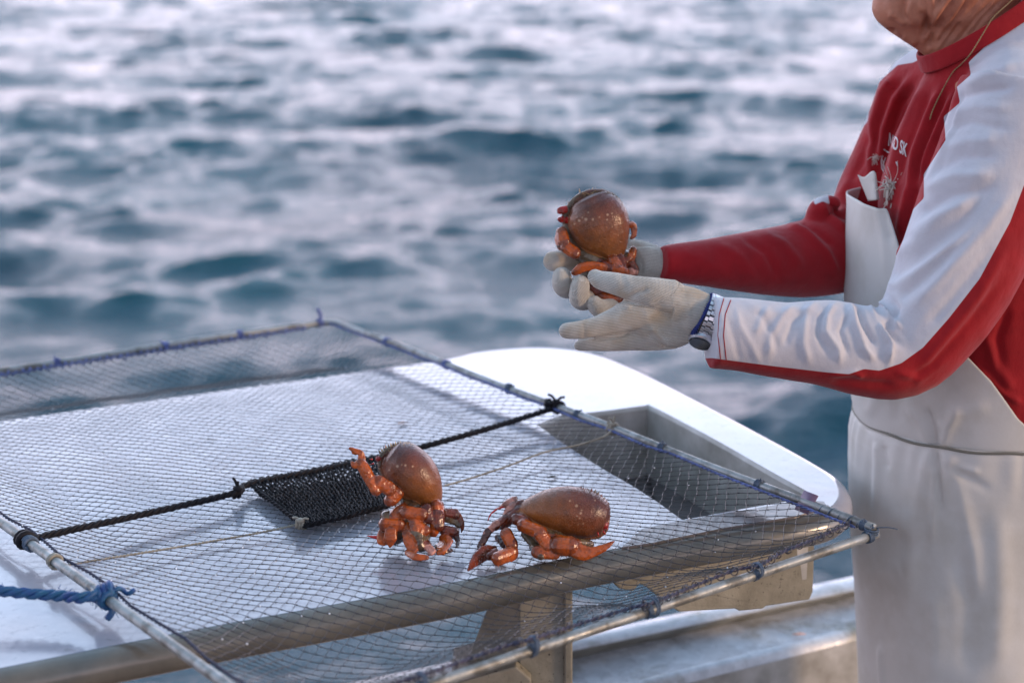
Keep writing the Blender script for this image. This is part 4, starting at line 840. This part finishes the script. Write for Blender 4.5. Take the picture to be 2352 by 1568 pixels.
fold = [ # near forearm wrinkles
 ([(1985, 668), (2010, 720), (2045, 790), (2040, 840)], 8, 9), ([(2002, 660), (2035, 715), (2075, 760)], 8, 7), ([(2000, 690), (2020, 740), (2050, 770)], 7, -7), ([(1950, 690), (1962, 740), (1985, 800), (2010, 830)], 9, 7), ([(1968, 690), (1985, 745), (2015, 800)], 7, -7),
 ([(2080, 800), (2040, 760), (2060, 710), (2040, 680)], 9, -6), ([(1925, 690), (1900, 720), (1895, 760), (1925, 800), (1930, 840)], 8, 5), ([(1912, 700), (1885, 730), (1880, 770), (1905, 820)], 7, -4), ([(1880, 690), (1850, 720), (1845, 790), (1860, 840)], 9, 4), ([(1858, 715), (1822, 740), (1800, 800)], 8, -3.5),
 ([(1830, 700), (1795, 730), (1770, 770), (1765, 830)], 9, 3.5), ([(1770, 700), (1750, 730), (1735, 770)], 9, 3), ([(1735, 705), (1765, 750), (1790, 810)], 9, -2.5), ([(1690, 700), (1700, 750), (1730, 800), (1745, 835)], 8, 2.5), ([(1670, 720), (1690, 790), (1700, 830)], 7, -2), ([(1700, 690), (1760, 722), (1830, 712), (1900, 720)], 10, 2.5), ([(1650, 690), (1648, 760), (1655, 830)], 6, 1.6), ([(1950, 720), (1930, 760), (1950, 820)], 6, -4),
 # elbow and upper arm
 ([(2000, 622), (2030, 600), (2100, 560), (2200, 470)], 16, 6), ([(2020, 660), (2090, 610), (2200, 520), (2300, 400)], 18, -5), ([(2005, 650), (2060, 650), (2140, 600), (2260, 500)], 14, 5), ([(2080, 720), (2160, 640), (2260, 530), (2340, 420)], 16, 5), ([(2060, 690), (2120, 640), (2200, 560)], 12, -5), ([(2120, 760), (2200, 670), (2290, 560)], 16, -4),
 ([(2110, 850), (2160, 790), (2240, 690), (2320, 560)], 12, 4), ([(2080, 880), (2140, 840), (2230, 740), (2320, 620)], 12, -4), ([(2050, 850), (2110, 870), (2180, 820)], 10, 3), ([(1900, 875), (1990, 880), (2060, 885)], 12, -3), ([(1985, 870), (1965, 855), (1900, 862)], 8, 3),
 # shoulder, white panel: long folds running down to the elbow
 ([(2215, 200), (2260, 175), (2340, 150)], 12, 5), ([(2200, 225), (2250, 210), (2330, 200)], 9, -5), ([(2190, 260), (2240, 245), (2330, 250)], 12, 5), ([(2170, 300), (2230, 280), (2330, 300)], 10, -5), ([(2155, 345), (2220, 325), (2300, 320)], 12, 5), ([(2130, 400), (2210, 360), (2300, 360)], 11, -5), ([(2120, 440), (2190, 405), (2290, 400)], 13, 5), ([(2100, 500), (2180, 450), (2280, 430)], 11, -5), ([(2080, 550), (2150, 500), (2240, 460)], 13, 5),
 # chest, folds radiating from the collar
 ([(2125, 190), (2090, 260), (2060, 340), (2040, 420)], 7, 5), ([(2140, 200), (2110, 270), (2075, 360), (2060, 430)], 7, -5), ([(2160, 200), (2130, 270), (2100, 350), (2085, 450)], 7, 5.5), ([(2178, 205), (2150, 270), (2115, 360), (2100, 440)], 6, -5), ([(2200, 200), (2165, 270), (2130, 350), (2110, 420)], 7, 5.5), ([(2212, 205), (2185, 270), (2150, 340)], 6, -5), ([(2108, 180), (2070, 240), (2045, 310), (2030, 380)], 7, -5), ([(2095, 175), (2055, 230), (2030, 300), (2018, 380)], 7, 5), ([(2080, 170), (2040, 220), (2015, 290), (2010, 360)], 6, -4.5), ([(2060, 165), (2025, 210), (2004, 280), (2000, 350)], 7, 4.5), ([(2215, 240), (2190, 290), (2165, 350), (2120, 430)], 6, 4), ([(2090, 420), (2075, 480), (2065, 540)], 8, 5), ([(2110, 420), (2090, 480), (2078, 540)], 7, -5),
 # far sleeve
 ([(1885, 465), (1905, 500), (1950, 530)], 9, 7), ([(1900, 455), (1925, 490), (1965, 505)], 8, -6), ([(1800, 510), (1850, 530), (1900, 580), (1930, 640)], 9, 5), ([(1830, 505), (1875, 530), (1920, 570)], 8, -4), ([(1740, 530), (1800, 560), (1850, 620)], 12, 3.5), ([(1700, 540), (1760, 580), (1790, 640)], 10, -3), ([(1640, 555), (1700, 590), (1740, 650)], 12, 2.5), ([(1560, 575), (1620, 600), (1680, 640)], 12, 1.5), ([(1990, 320), (2000, 390), (1980, 450)], 10, 4), ([(2000, 300), (1980, 370), (1945, 430)], 9, -4), ([(1960, 400), (1930, 450), (1945, 500)], 10, 4),
 # red shirt side, bottom right
 ([(2260, 760), (2290, 840), (2330, 900)], 14, 4), ([(2320, 700), (2290, 780), (2300, 860)], 12, -4), ([(2240, 840), (2300, 900), (2352, 930)], 8, 3)]
ridges(sme, [(p_, w_*(.92 if p_[0][1] > 590 or p_[0][0] < 2000 else 1.1), h_*(1.12 if p_[0][1] > 590 or p_[0][0] < 2000 else (.75 if p_[0][0] > 2120 and p_[0][1] > 240 and p_[-1][0] > 2200 else 1.25))) for p_, w_, h_ in fold])
co = getco(sme); u, v, d = proj(co); no = getno(sme)
wn_ = [(2400, -20), (2352, 52), (2300, 80), (2262, 108), (2225, 143), (2230, 172), (2198, 200), (2205, 236), (2168, 268), (2172, 322), (2122, 400), (2122, 455), (2098, 480), (2075, 550), (2058, 588), (2000, 590), (1975, 640), (1900, 660), (1600, 655), (1600, 823),
       (1635, 822), (1780, 841), (1900, 855), (1950, 859), (1985, 847), (2020, 851), (2070, 834), (2120, 798), (2180, 730), (2250, 640), (2320, 510), (2352, 425), (2400, 330), (2700, 100)]
sN = inpoly_sd(u, v, wn_); armd, _ = segdist(co, np.array([tuple(PV(a, b_, c)) for a, b_, c, r in nearA]))
YM = DT*math.cos(PITCH); k = (co[:, 1] < YM-.01) & ((armd < .14) | (v < 560)); sN = np.where(k, sN, -50)
wf_ = [(2118, 90), (2116, 134), (2098, 144), (2062, 150), (2030, 178), (2006, 205), (1980, 220), (1980, 90)]
sF = inpoly_sd(u, v, wf_); sF = np.where(co[:, 1] > YM, sF, -50); slv = inpoly_sd(u, v, [(1975, 262), (1996, 258), (1992, 280), (1975, 300)]); sF = np.maximum(sF, np.where(co[:, 1] > YM, slv, -50)); slv2 = inpoly_sd(u, v, [(1860, 440), (1900, 440), (1906, 470), (1890, 462), (1872, 470)]); sF = np.maximum(sF, slv2)
attr(sme, 'seam', np.maximum(sN, sF))
sd1, _ = segdist(np.stack([u, v], 1), [(1660, 688), (1650, 720), (1648, 770), (1654, 824)]); sd2, _ = segdist(np.stack([u, v], 1), [(1676, 690), (1664, 720), (1661, 770), (1667, 824)])
attr(sme, 'stitch', np.zeros(len(co)))
sbv = bvh_of(sme)
put_world('shirt', sme, [shirt_m.m]); shirt = bpy.data.objects['shirt']; shirt['label'] = 'red long sleeved shirt with white shoulders and sleeve panels'
# ribbed collar
red_m2 = fabric('red_rib_knit', srgb(162, 24, 32), srgb(146, 18, 28))
cb = MB(); V = []; n = 72; rowsC = [(0, .0), (.0015, .002), (.002, .008), (.003, .014), (.0035, .020), (.0035, .024)]
for off, dn_ in rowsC:
    for k in range(n):
        a = 2*math.pi*k/n; rad = 1+off/.10+dn_*1.3; bz = .0006*math.sin(k*math.pi)
        V.append(Cc+fwd*math.cos(a)*rad+sdv*math.sin(a)*.082*rad-nrm*dn_*1.05)
cb.add(V, [(j*n+k, j*n+(k+1) % n, (j+1)*n+(k+1) % n, (j+1)*n+k) for j in range(len(rowsC)-1) for k in range(n)])
co_ = cb.mesh('collar'); o = put_world('collar', co_, [red_m2.m], shirt); sb = o.modifiers.new('s', 'SOLIDIFY'); sb.thickness = .003; sb.offset = 0; s2 = o.modifiers.new('u', 'SUBSURF'); s2.levels = 1; s2.render_levels = 2
# lettering on the chest (the part of the print that shows between the folds) and thin print lines
prt = M('white_print', srgb(214, 208, 210), .7)
fc = bpy.data.curves.new('print', 'FONT'); fc.body = 'ND SK'; fc.size = 1; fc.offset = .02; fo = bpy.data.objects.new('print', fc); COL.objects.link(fo)
dg = bpy.context.evaluated_depsgraph_get(); tm = bpy.data.meshes.new_from_object(fo.evaluated_get(dg)); bpy.data.objects.remove(fo)
bm = bmesh.new(); bm.from_mesh(tm); bmesh.ops.triangulate(bm, faces=bm.faces); bmesh.ops.subdivide_edges(bm, edges=bm.edges, cuts=2)
tv = np.array([v_.co[:] for v_ in bm.verts]); x0, x1 = tv[:, 0].min(), tv[:, 0].max()
for v_ in bm.verts:
    tx = (v_.co.x-x0)/(x1-x0); ty = v_.co.y/.7; uu = 2040+tx*42-ty*-3; vv = 334+tx*26-ty*29; v_.co = hit(sbv, uu, vv, .0012)
me = bpy.data.meshes.new('lettering'); bm.to_mesh(me); bm.free(); put_world('lettering', me, [prt.m], shirt)
mb = MB()
for pl in ([(2030, 344), (2042, 351)], [(2027, 358), (2024, 370), (2026, 388), (2032, 398)], [(2034, 362), (2029, 376), (2030, 390)], [(2058, 372), (2062, 382)]):
    mb.tube([hit(sbv, a, b_, .0008) for a, b_ in [tuple(np.array(pl[i])*(1-t)+np.array(pl[i+1])*t) for i in range(len(pl)-1) for t in (0, .5)]+[pl[-1]]], .0008, 5)
mb.build('tmp', prt.m); o = bpy.data.objects['tmp']; o.name = 'print_lines'; put_l = o; o.parent = shirt; o.matrix_parent_inverse = Matrix.Translation(-Vector(man.location))
mb = MB()
for pl in ([(1663, 684), (1652, 722), (1649, 770), (1655, 824)], [(1679, 688), (1666, 722), (1662, 770), (1668, 826)]):
    mb.tube([hit(sbv, a, b_, .0003) for a, b_ in [(np.interp(q, [0, 1, 2, 3], [p[0] for p in pl]), np.interp(q, [0, 1, 2, 3], [p[1] for p in pl])) for q in np.linspace(0.03, 3, 40)]], .0007, 5)
hs = MB(); hs.v = mb.v; hs.f = mb.f; o = hs.build('hem_stitching', red_m2.m, None); o.parent = shirt; o.matrix_parent_inverse = Matrix.Translation(-Vector(man.location))
# necklace cord
crd = mottled('beige_cord', srgb(160, 132, 92), srgb(130, 104, 72), .6, 200, .0002, 900)
pth = [PV(2340, -14, DT-.088), PV(2310, 14, DT-.094), PV(2281, 41, DT-.098), PV(2256, 81, DT-.104), PV(2228, 126, DT-.106)]
for a, b_ in ((2206, 150), (2188, 167), (2165, 207), (2143, 252), (2136, 275)): pth.append(hit(sbv, a, b_, .003, 2.30))
mb = MB(); rope(mb, cr_path(pth, 5), .0011, 2, .008); o = mb.build('neck_cord', crd.m, man); o['label'] = 'thin beige cord running from the neck down the chest'
# frayed white drawstring ends
fr = M('frayed_white_string', srgb(206, 200, 190), .8)
for cx, cy, nn_, sz, dp in ((2047, 425, 46, 1.0, 1), (2011, 362, 24, .5, 1)):
    mb = MB(); g = random.Random(cx); c = hit(sbv, cx, cy, .004)
    for k in range(nn_):
        p = c+Vector((g.gauss(0, .004), g.gauss(0, .002)-.002, g.gauss(0, .004)))*sz; q = p+Vector((g.gauss(-.002, .008), -abs(g.gauss(0, .004)), g.gauss(-.012, .011)))*sz
        mb.tube(cr_path([p, p.lerp(q, .5)+Vector((g.gauss(0, .003), -.002, g.gauss(0, .003)))*sz, q], 5), .0009*sz, 5)
    if sz == 1:
        for dx_, dz_ in ((-.016, .038), (-.008, .028), (.006, .036), (-.03, .008), (-.026, -.004), (.014, .02)):
            q = c+Vector((dx_, -.004, dz_)); mb.tube(cr_path([c, c.lerp(q, .5)+Vector((g.gauss(0, .003), -.003, 0)), q], 5), .00045, 4)
    o = mb.build('frayed_string', fr.m, man)

# --- apron: bib, skirt, tie
vin = M('white_vinyl', srgb(206, 202, 200), .62, spec=.3); _c = vin.coord()
vin.col(vin.mix(vin.rng(vin.noise(9, 6, .6, _c), .45, .7, 0, 1), srgb(204, 202, 198), srgb(190, 186, 178))); vin.bump(vin.noise(6, 3, .45, _c), .005); vin.bump(vin.noise(220, 3, .6, _c), .0002)
apr = bpy.data.objects.new('apron', None)
CX = PV(2262, 700, DT); cx, cy = CX.x, CX.y
def zrow(v): return PV(2262, v, DT).z
def ring(v, uleft, B, phis, bulge=None):   # points round the trunk at one height; uleft = where the front edge stands in the picture
    z = zrow(v); A = cx-(PV(uleft, v, DT).x); o = []
    for i, ph in enumerate(phis):
        m = 1+(bulge(ph) if bulge else 0); o.append(Vector((cx-A*math.cos(ph)*m, cy-B*math.sin(ph)*m, z)))
    return o
def sheet(name, rows, mat, parent, thick=.0016, fl=None, sub=1, solid=True):
    mb = MB(); V = []; n = len(rows[0])
    for r_ in rows: V += r_
    mb.add(V, [(j*n+k, (j+1)*n+k, (j+1)*n+k+1, j*n+k+1) for j in range(len(rows)-1) for k in range(n-1)]); me = mb.mesh(name)
    return me
VB = np.array([455, 520, 600, 700, 800, 880, 940, 990]); UL = np.array([1956, 1951, 1945, 1943, 1944, 1950, 1960, 1975])
PHN = np.radians([30, 38, 44, 60, 80, 92, 106, 114]); rows = []
for v_ in np.linspace(455, 985, 90):
    ul = np.interp(v_, VB, UL); pn = np.interp(v_, VB, PHN); k = (985-v_)/530; e = max(0, (v_-455)); curl = math.exp(-e/40)
    rows.append(ring(v_, ul, np.interp(v_, [455, 700, 900, 985], [.185, .185, .178, .176]), np.linspace(-math.radians(40), pn, 110), lambda ph: -.02*curl*math.sin(ph*9+1.2)+.01*math.sin(ph*5+v_*.006)))
bib = sheet('bib', rows, vin, man)
ridges(bib, [([(2150, 1030), (2146, 990), (2128, 930)], 9, -8), ([(2136, 1028), (2118, 980), (2080, 930)], 10, 5), ([(2162, 1030), (2180, 980), (2200, 930)], 11, 5), ([(2155, 985), (2170, 930), (2190, 880)], 14, -3), ([(2150, 990), (2200, 950), (2280, 930)], 14, 3), ([(1990, 960), (2010, 910), (2050, 880)], 14, 3), ([(2060, 980), (2060, 930), (2080, 890)], 14, -2.5), ([(2010, 470), (2030, 540), (2036, 640)], 10, 3), ([(2026, 470), (2046, 560)], 8, -4)], face=False)
o = put_world('bib', bib, [vin.m]); m_ = o.modifiers.new('s', 'SOLIDIFY'); m_.thickness = .0022
bibo = o
# folded corner flap standing up from the bib
fl = []
for t in np.linspace(0, 1, 16):
    row = []
    for s in np.linspace(0, 1, 20):
        uu = (1970+24*t)*(1-s)+(2012+8*t)*s+3*math.sin(s*3.1); vv = 402+60*t+6*math.sin(s*6.28)*(1-t)-4*s; row.append(P(uu, vv, 2.40+.018*math.cos(s*3.6+t)-.015*s))
    fl.append(row)
fm = sheet('flap', fl, vin, man); o = put_world('bib_flap', fm, [vin.m]); m_ = o.modifiers.new('s', 'SOLIDIFY'); m_.thickness = .0016
VS = np.array([950, 965, 1000, 1060, 1200, 1350, 1560, 1900]); US = np.array([1968, 1961, 1955, 1953, 1957, 1969, 1980, 1990]); rows = []
for v_ in list(np.linspace(948, 1060, 40))+list(np.linspace(1066, 1620, 110))+list(np.linspace(1640, 1960, 20)):
    ul = np.interp(v_, VS, US); g_ = math.exp(-((v_-985)/55)**2); dwn = np.clip((v_-1100)/500, 0, 1)
    rows.append(ring(v_, ul, .188+.022*dwn, np.linspace(-math.radians(85), math.radians(160), 210), lambda ph: .006*g_*math.sin(ph*34+2*math.sin(ph*7))+.006*np.clip((v_-960)/200, 0, 1)*math.sin(ph*6.3+.8+v_*.0012)+.002*dwn*math.sin(ph*15+v_*.004)+(-.012*math.exp(-((v_-948)/14)**2))))
skt = sheet('skirt', rows, vin, man)
ridges(skt, [([(2150, 1024), (2156, 1100), (2166, 1180)], 7, -6), ([(2132, 1026), (2118, 1090), (2098, 1220), (2090, 1400)], 17, 4), ([(2168, 1030), (2198, 1100), (2235, 1260), (2240, 1400)], 17, 4), ([(2148, 1060), (2146, 1130), (2140, 1260)], 9, 5), ([(2172, 1062), (2210, 1090), (2280, 1130)], 12, -3), ([(2200, 1070), (2250, 1085)], 9, 3), ([(2010, 1010), (2014, 1060), (2010, 1180)], 9, 4), ([(2030, 1020), (2040, 1080)], 7, -3), ([(2000, 990), (1996, 1100), (1990, 1300)], 10, -3), ([(2020, 1480), (2024, 1540), (2030, 1600)], 6, 5),
   ([(1990, 1250), (2050, 1230), (2120, 1270)], 24, -4), ([(2000, 1320), (2080, 1300)], 26, 4), ([(2060, 1160), (2090, 1260), (2080, 1400)], 24, 4), ([(2200, 1250), (2230, 1400), (2220, 1560)], 26, -6), ([(2290, 1150), (2300, 1350), (2290, 1560)], 26, 5), ([(2140, 1350), (2150, 1460), (2140, 1568)], 22, 4), ([(2030, 1340), (2040, 1420), (2030, 1500)], 20, -3)])
o = put_world('skirt', skt, [vin.m]); m_ = o.modifiers.new('s', 'SOLIDIFY'); m_.thickness = .0022
tie = M('grey_tie', srgb(112, 110, 100), .6); mb = MB()
tp = ring(951, 1965, .187, np.linspace(-math.radians(60), math.radians(125), 60)); mb.tube([p+Vector((0, 0, .001*math.sin(i*.7))) for i, p in enumerate(tp)], (.0034) if False else [.0022]*len(tp), 8); mb.build('apron_tie', tie.m, man)

# --- gloves
def knit(name, c1, c2, stain):
    m = M(name, c1, .85, spec=.2, sheen=.2); co = m.coord()
    f = m.rng(m.noise(30, 5, .6, co), .42, .62, 0, 1); s_ = m.rng(m.noise(22, 3, .5, co), .55, .72, 0, .6)
    r_ = m.attr('rib'); al = m.attr('along'); wv = m.math('SINE', m.math('MULTIPLY', r_, 2*math.pi)); w2 = m.math('SINE', m.math('MULTIPLY', m.math('ADD', al, m.math('MULTIPLY', r_, .5)), 2*math.pi*1.1))
    k = m.math('ADD', m.math('MULTIPLY', wv, .65), m.math('MULTIPLY', w2, .35)); base = m.mix(s_, m.mix(f, c1, c2), stain)
    m.col(m.mix(m.math('MULTIPLY', m.rng(k, -.95, .0, .62, 0), m.rng(m.noise(45, 4), .3, .65, .35, 1)), base, srgb(108, 100, 88))); m.bump(m.math('ADD', k, m.math('MULTIPLY', m.noise(900, 3), 1.1)), .0009); return m
glm = knit('knit_cotton', srgb(222, 216, 206), srgb(200, 194, 184), srgb(194, 164, 126)); glf = glm
def gl_mesh(palm, fingers, pf, ff, cuff, bones, per=.0021):
    m = MB(); hand(m, palm, fingers, pf, 1.0, ff)
    for c in cuff: chain(m, c, .72, 28, caps='flat', vert=False)
    me = remesh(m, .0013, 3, .5); co = getco(me); best = np.full(len(co), 1e9); rib = np.zeros(len(co)); al = np.zeros(len(co))
    for bn in bones:
        P3 = np.array([tuple(P(a, b_, c)) for a, b_, c, r in bn]); rr = np.array([r*c/F for a, b_, c, r in bn]); dd, par = segdist(co, P3); s = dd-np.interp(par, np.linspace(0, 1, len(rr)), rr)
        ax = (P3[-1]-P3[0]); L = np.linalg.norm(ax); ax /= L; sd = np.cross(ax, np.array(FW)); sd /= np.linalg.norm(sd); k = s < best; best[k] = s[k]
        ang = (co-P3[0])@sd; rib[k] = ang[k]/per; al[k] = ((co-P3[0])@ax)[k]/per
    return me, rib, al
cuffN = [z2([(1360, 1150, DN, 185), (1440, 1150, DN, 172), (1478, 1150, DN, 168)])]
hN = z2([(700, 1150, DN, 200), (1500, 1150, DN, 200)])
gme, rib, al = gl_mesh(palmN, [thumbN, indexN, midN, ringN, litN], .44, .85, [z2([(1180, 1090, DN, 205), (1300, 1110, DN, 198), (1418, 1152, DN, 186)])], [thumbN[:5], z2([(300, 1275, DN, 62), (700, 1220, DN, 90), (1100, 1200, DN, 200), (1440, 1160, DN, 180)])])
Zp = lambda l: [Z2(x, y) for x, y in l]
ridges(gme, [(Zp([(830, 1010), (900, 960), (1000, 930)]), 6, -2.5), (Zp([(480, 1335), (620, 1330), (760, 1310), (880, 1270)]), 4, -3.5), (Zp([(980, 1260), (1060, 1350), (1140, 1410)]), 6, -3), (Zp([(1000, 1230), (1080, 1310), (1180, 1380)]), 9, 3), (Zp([(700, 1070), (800, 1050), (860, 1090)]), 9, 2), (Zp([(1200, 1000), (1270, 1080), (1300, 1180)]), 14, 2), (Zp([(1050, 1000), (1090, 1080), (1080, 1180)]), 14, -1.8), (Zp([(560, 780), (600, 860), (590, 930)]), 6, -1), (Zp([(470, 1200), (480, 1260), (470, 1330)]), 5, -1), (Zp([(760, 800), (800, 890), (790, 960)]), 8, -1.2), (Zp([(1330, 1000), (1310, 1150), (1290, 1290)]), 8, 1.5)])
attr(gme, 'rib', rib); attr(gme, 'along', al); o = put_world('glove', gme, [glm.m]); o['label'] = 'off-white knit glove on the nearer hand, blue edged at the wrist'; gn = o
gbv = None
trm = mottled('blue_overlock', srgb(38, 56, 128), srgb(28, 40, 96), .8, 300, .0006, 900)
mb = MB(); wc = Vector(P(*Z2(1418, 1150), DN)); wa = (P(*Z2(1500, 1168), DN)-P(*Z2(1400, 1150), DN)).normalized()
e1 = (P(*Z2(1510, 985), DN)-P(*Z2(1330, 1320), DN)); R1 = e1.length/2; e1.normalize(); wc = (P(*Z2(1505, 985), DN)+P(*Z2(1330, 1318), DN))/2; e2 = FW.copy(); R2 = .028
wc = wc-(P(*Z2(1500, 1168), DN)-P(*Z2(1400, 1150), DN)).normalized()*.0015
rp = [wc+e1*math.cos(a)*R1+e2*math.sin(a)*R2 for a in np.linspace(0, 2*math.pi, 90)]
mb.tube(helix(rp, .0018, .0034, wob=.5), .0011, 5); mb.tube(rp, .0022, 8)
g = random.Random(5)
for k in range(160):
    p = rp[g.randrange(90)]; mb.tube([p, p+Vector((g.gauss(0, 1), g.gauss(0, 1), g.gauss(0, 1))).normalized()*.005], .0004, 3)
mb.build('cuff_trim', trm.m, man).name = 'cuff_trim'
gme2, rib, al = gl_mesh(palmF, fF+[thF], .5, 1.0, [z2([(860, 700, DFR+.03, 170), (940, 700, DFR+.025, 150), (1040, 716, DFR+.02, 130), (1116, 728, DFR+.018, 118)])], [fF[0], fF[1][:3], fF[2][:3], fF[3][:3], z2([(850, 700, DFR+.02, 140), (1120, 725, DFR+.01, 124)])])
ridges(gme2, [(Zp([(300, 640), (320, 710), (310, 780)]), 6, -1), (Zp([(1020, 560), (1080, 660), (1100, 800)]), 5, 1.2), (Zp([(900, 640), (940, 740), (930, 830)]), 6, -1.5)])
attr(gme2, 'rib', rib); attr(gme2, 'along', al); o = put_world('glove', gme2, [glf.m]); o['label'] = 'off-white knit glove on the farther hand, fingers curled under the crab'
# --- steel wristwatch on the near wrist
steel = M('polished_steel', srgb(225, 225, 230), .3, metal=1.0); dial = M('watch_glass', srgb(24, 28, 38), .08, coat=1)
w1 = P(*Z2(1542, 990), DN); w2 = P(*Z2(1408, 1335), DN); wc2 = (w1+w2)/2; f1 = (w1-w2); Rw = f1.length/2; f1.normalize(); ax = f1.cross(FW).normalized()
mb = MB(); NL = 26
for k in range(NL):
    a = 2*math.pi*k/NL; nrm_ = f1*math.cos(a)+FW*math.sin(a); c = wc2+f1*math.cos(a)*Rw+FW*math.sin(a)*.030; tan = (-f1*math.sin(a)*Rw+FW*math.cos(a)*.030).normalized()
    for j, (off, wd) in enumerate(((-.0062, .0024), (0, .0036), (.0062, .0024))): mb.box(c+ax*off+tan*(.002 if j == 1 else 0), ax*wd, tan*.0030, nrm_*.0016)
o = mb.build('watch_bracelet', steel.m, man, smooth=False); bv_ = o.modifiers.new('b', 'BEVEL'); bv_.width = .0006; bv_.segments = 2
mb = MB(); cW = wc2-f1*Rw*1.02-FW*.006; wn2 = (-f1-FW*.5).normalized(); mb.tube([cW-wn2*.004, cW-wn2*.001, cW+wn2*.004, cW+wn2*.006], [.016, .019, .019, .017], 32); mb.build('watch_case', steel.m, man, smooth=False)
mb = MB(); mb.tube([cW+wn2*.0061, cW+wn2*.0075], [.0158, .0145], 32); mb.build('watch_glass', dial.m, man, smooth=False)
# trousers and boots below the apron
trs = M('dark_waterproofs', srgb(40, 48, 60), .5); tb = MB()
for sgn in (-1, 1): wchain(tb, [(hx, hy+sgn*.05, .02, .115), (hx-.01, hy+sgn*.075, -.15, .10), (hx-.02, hy+sgn*.09, -.40, .082), (hx, hy+sgn*.105, -.60, .078), (hx+.01, hy+sgn*.11, -.68, .078)])
tme = remesh(tb, .006, 2); put_world('trousers', tme, [trs.m])
btm = M('white_rubber', srgb(200, 200, 196), .4)
for sgn in (-1, 1):
    tb = MB(); wchain(tb, [(hx+.01, hy+sgn*.11, -.55, .066), (hx+.012, hy+sgn*.112, -.72, .058), (hx+.02, hy+sgn*.115, -.80, .052)]); wchain(tb, [(hx+.03, hy+sgn*.115, -.80, .05), (hx-.06, hy+sgn*.125, -.805, .05), (hx-.16, hy+sgn*.135, -.812, .040)]); put_world('boot', remesh(tb, .005, 2), [btm.m])
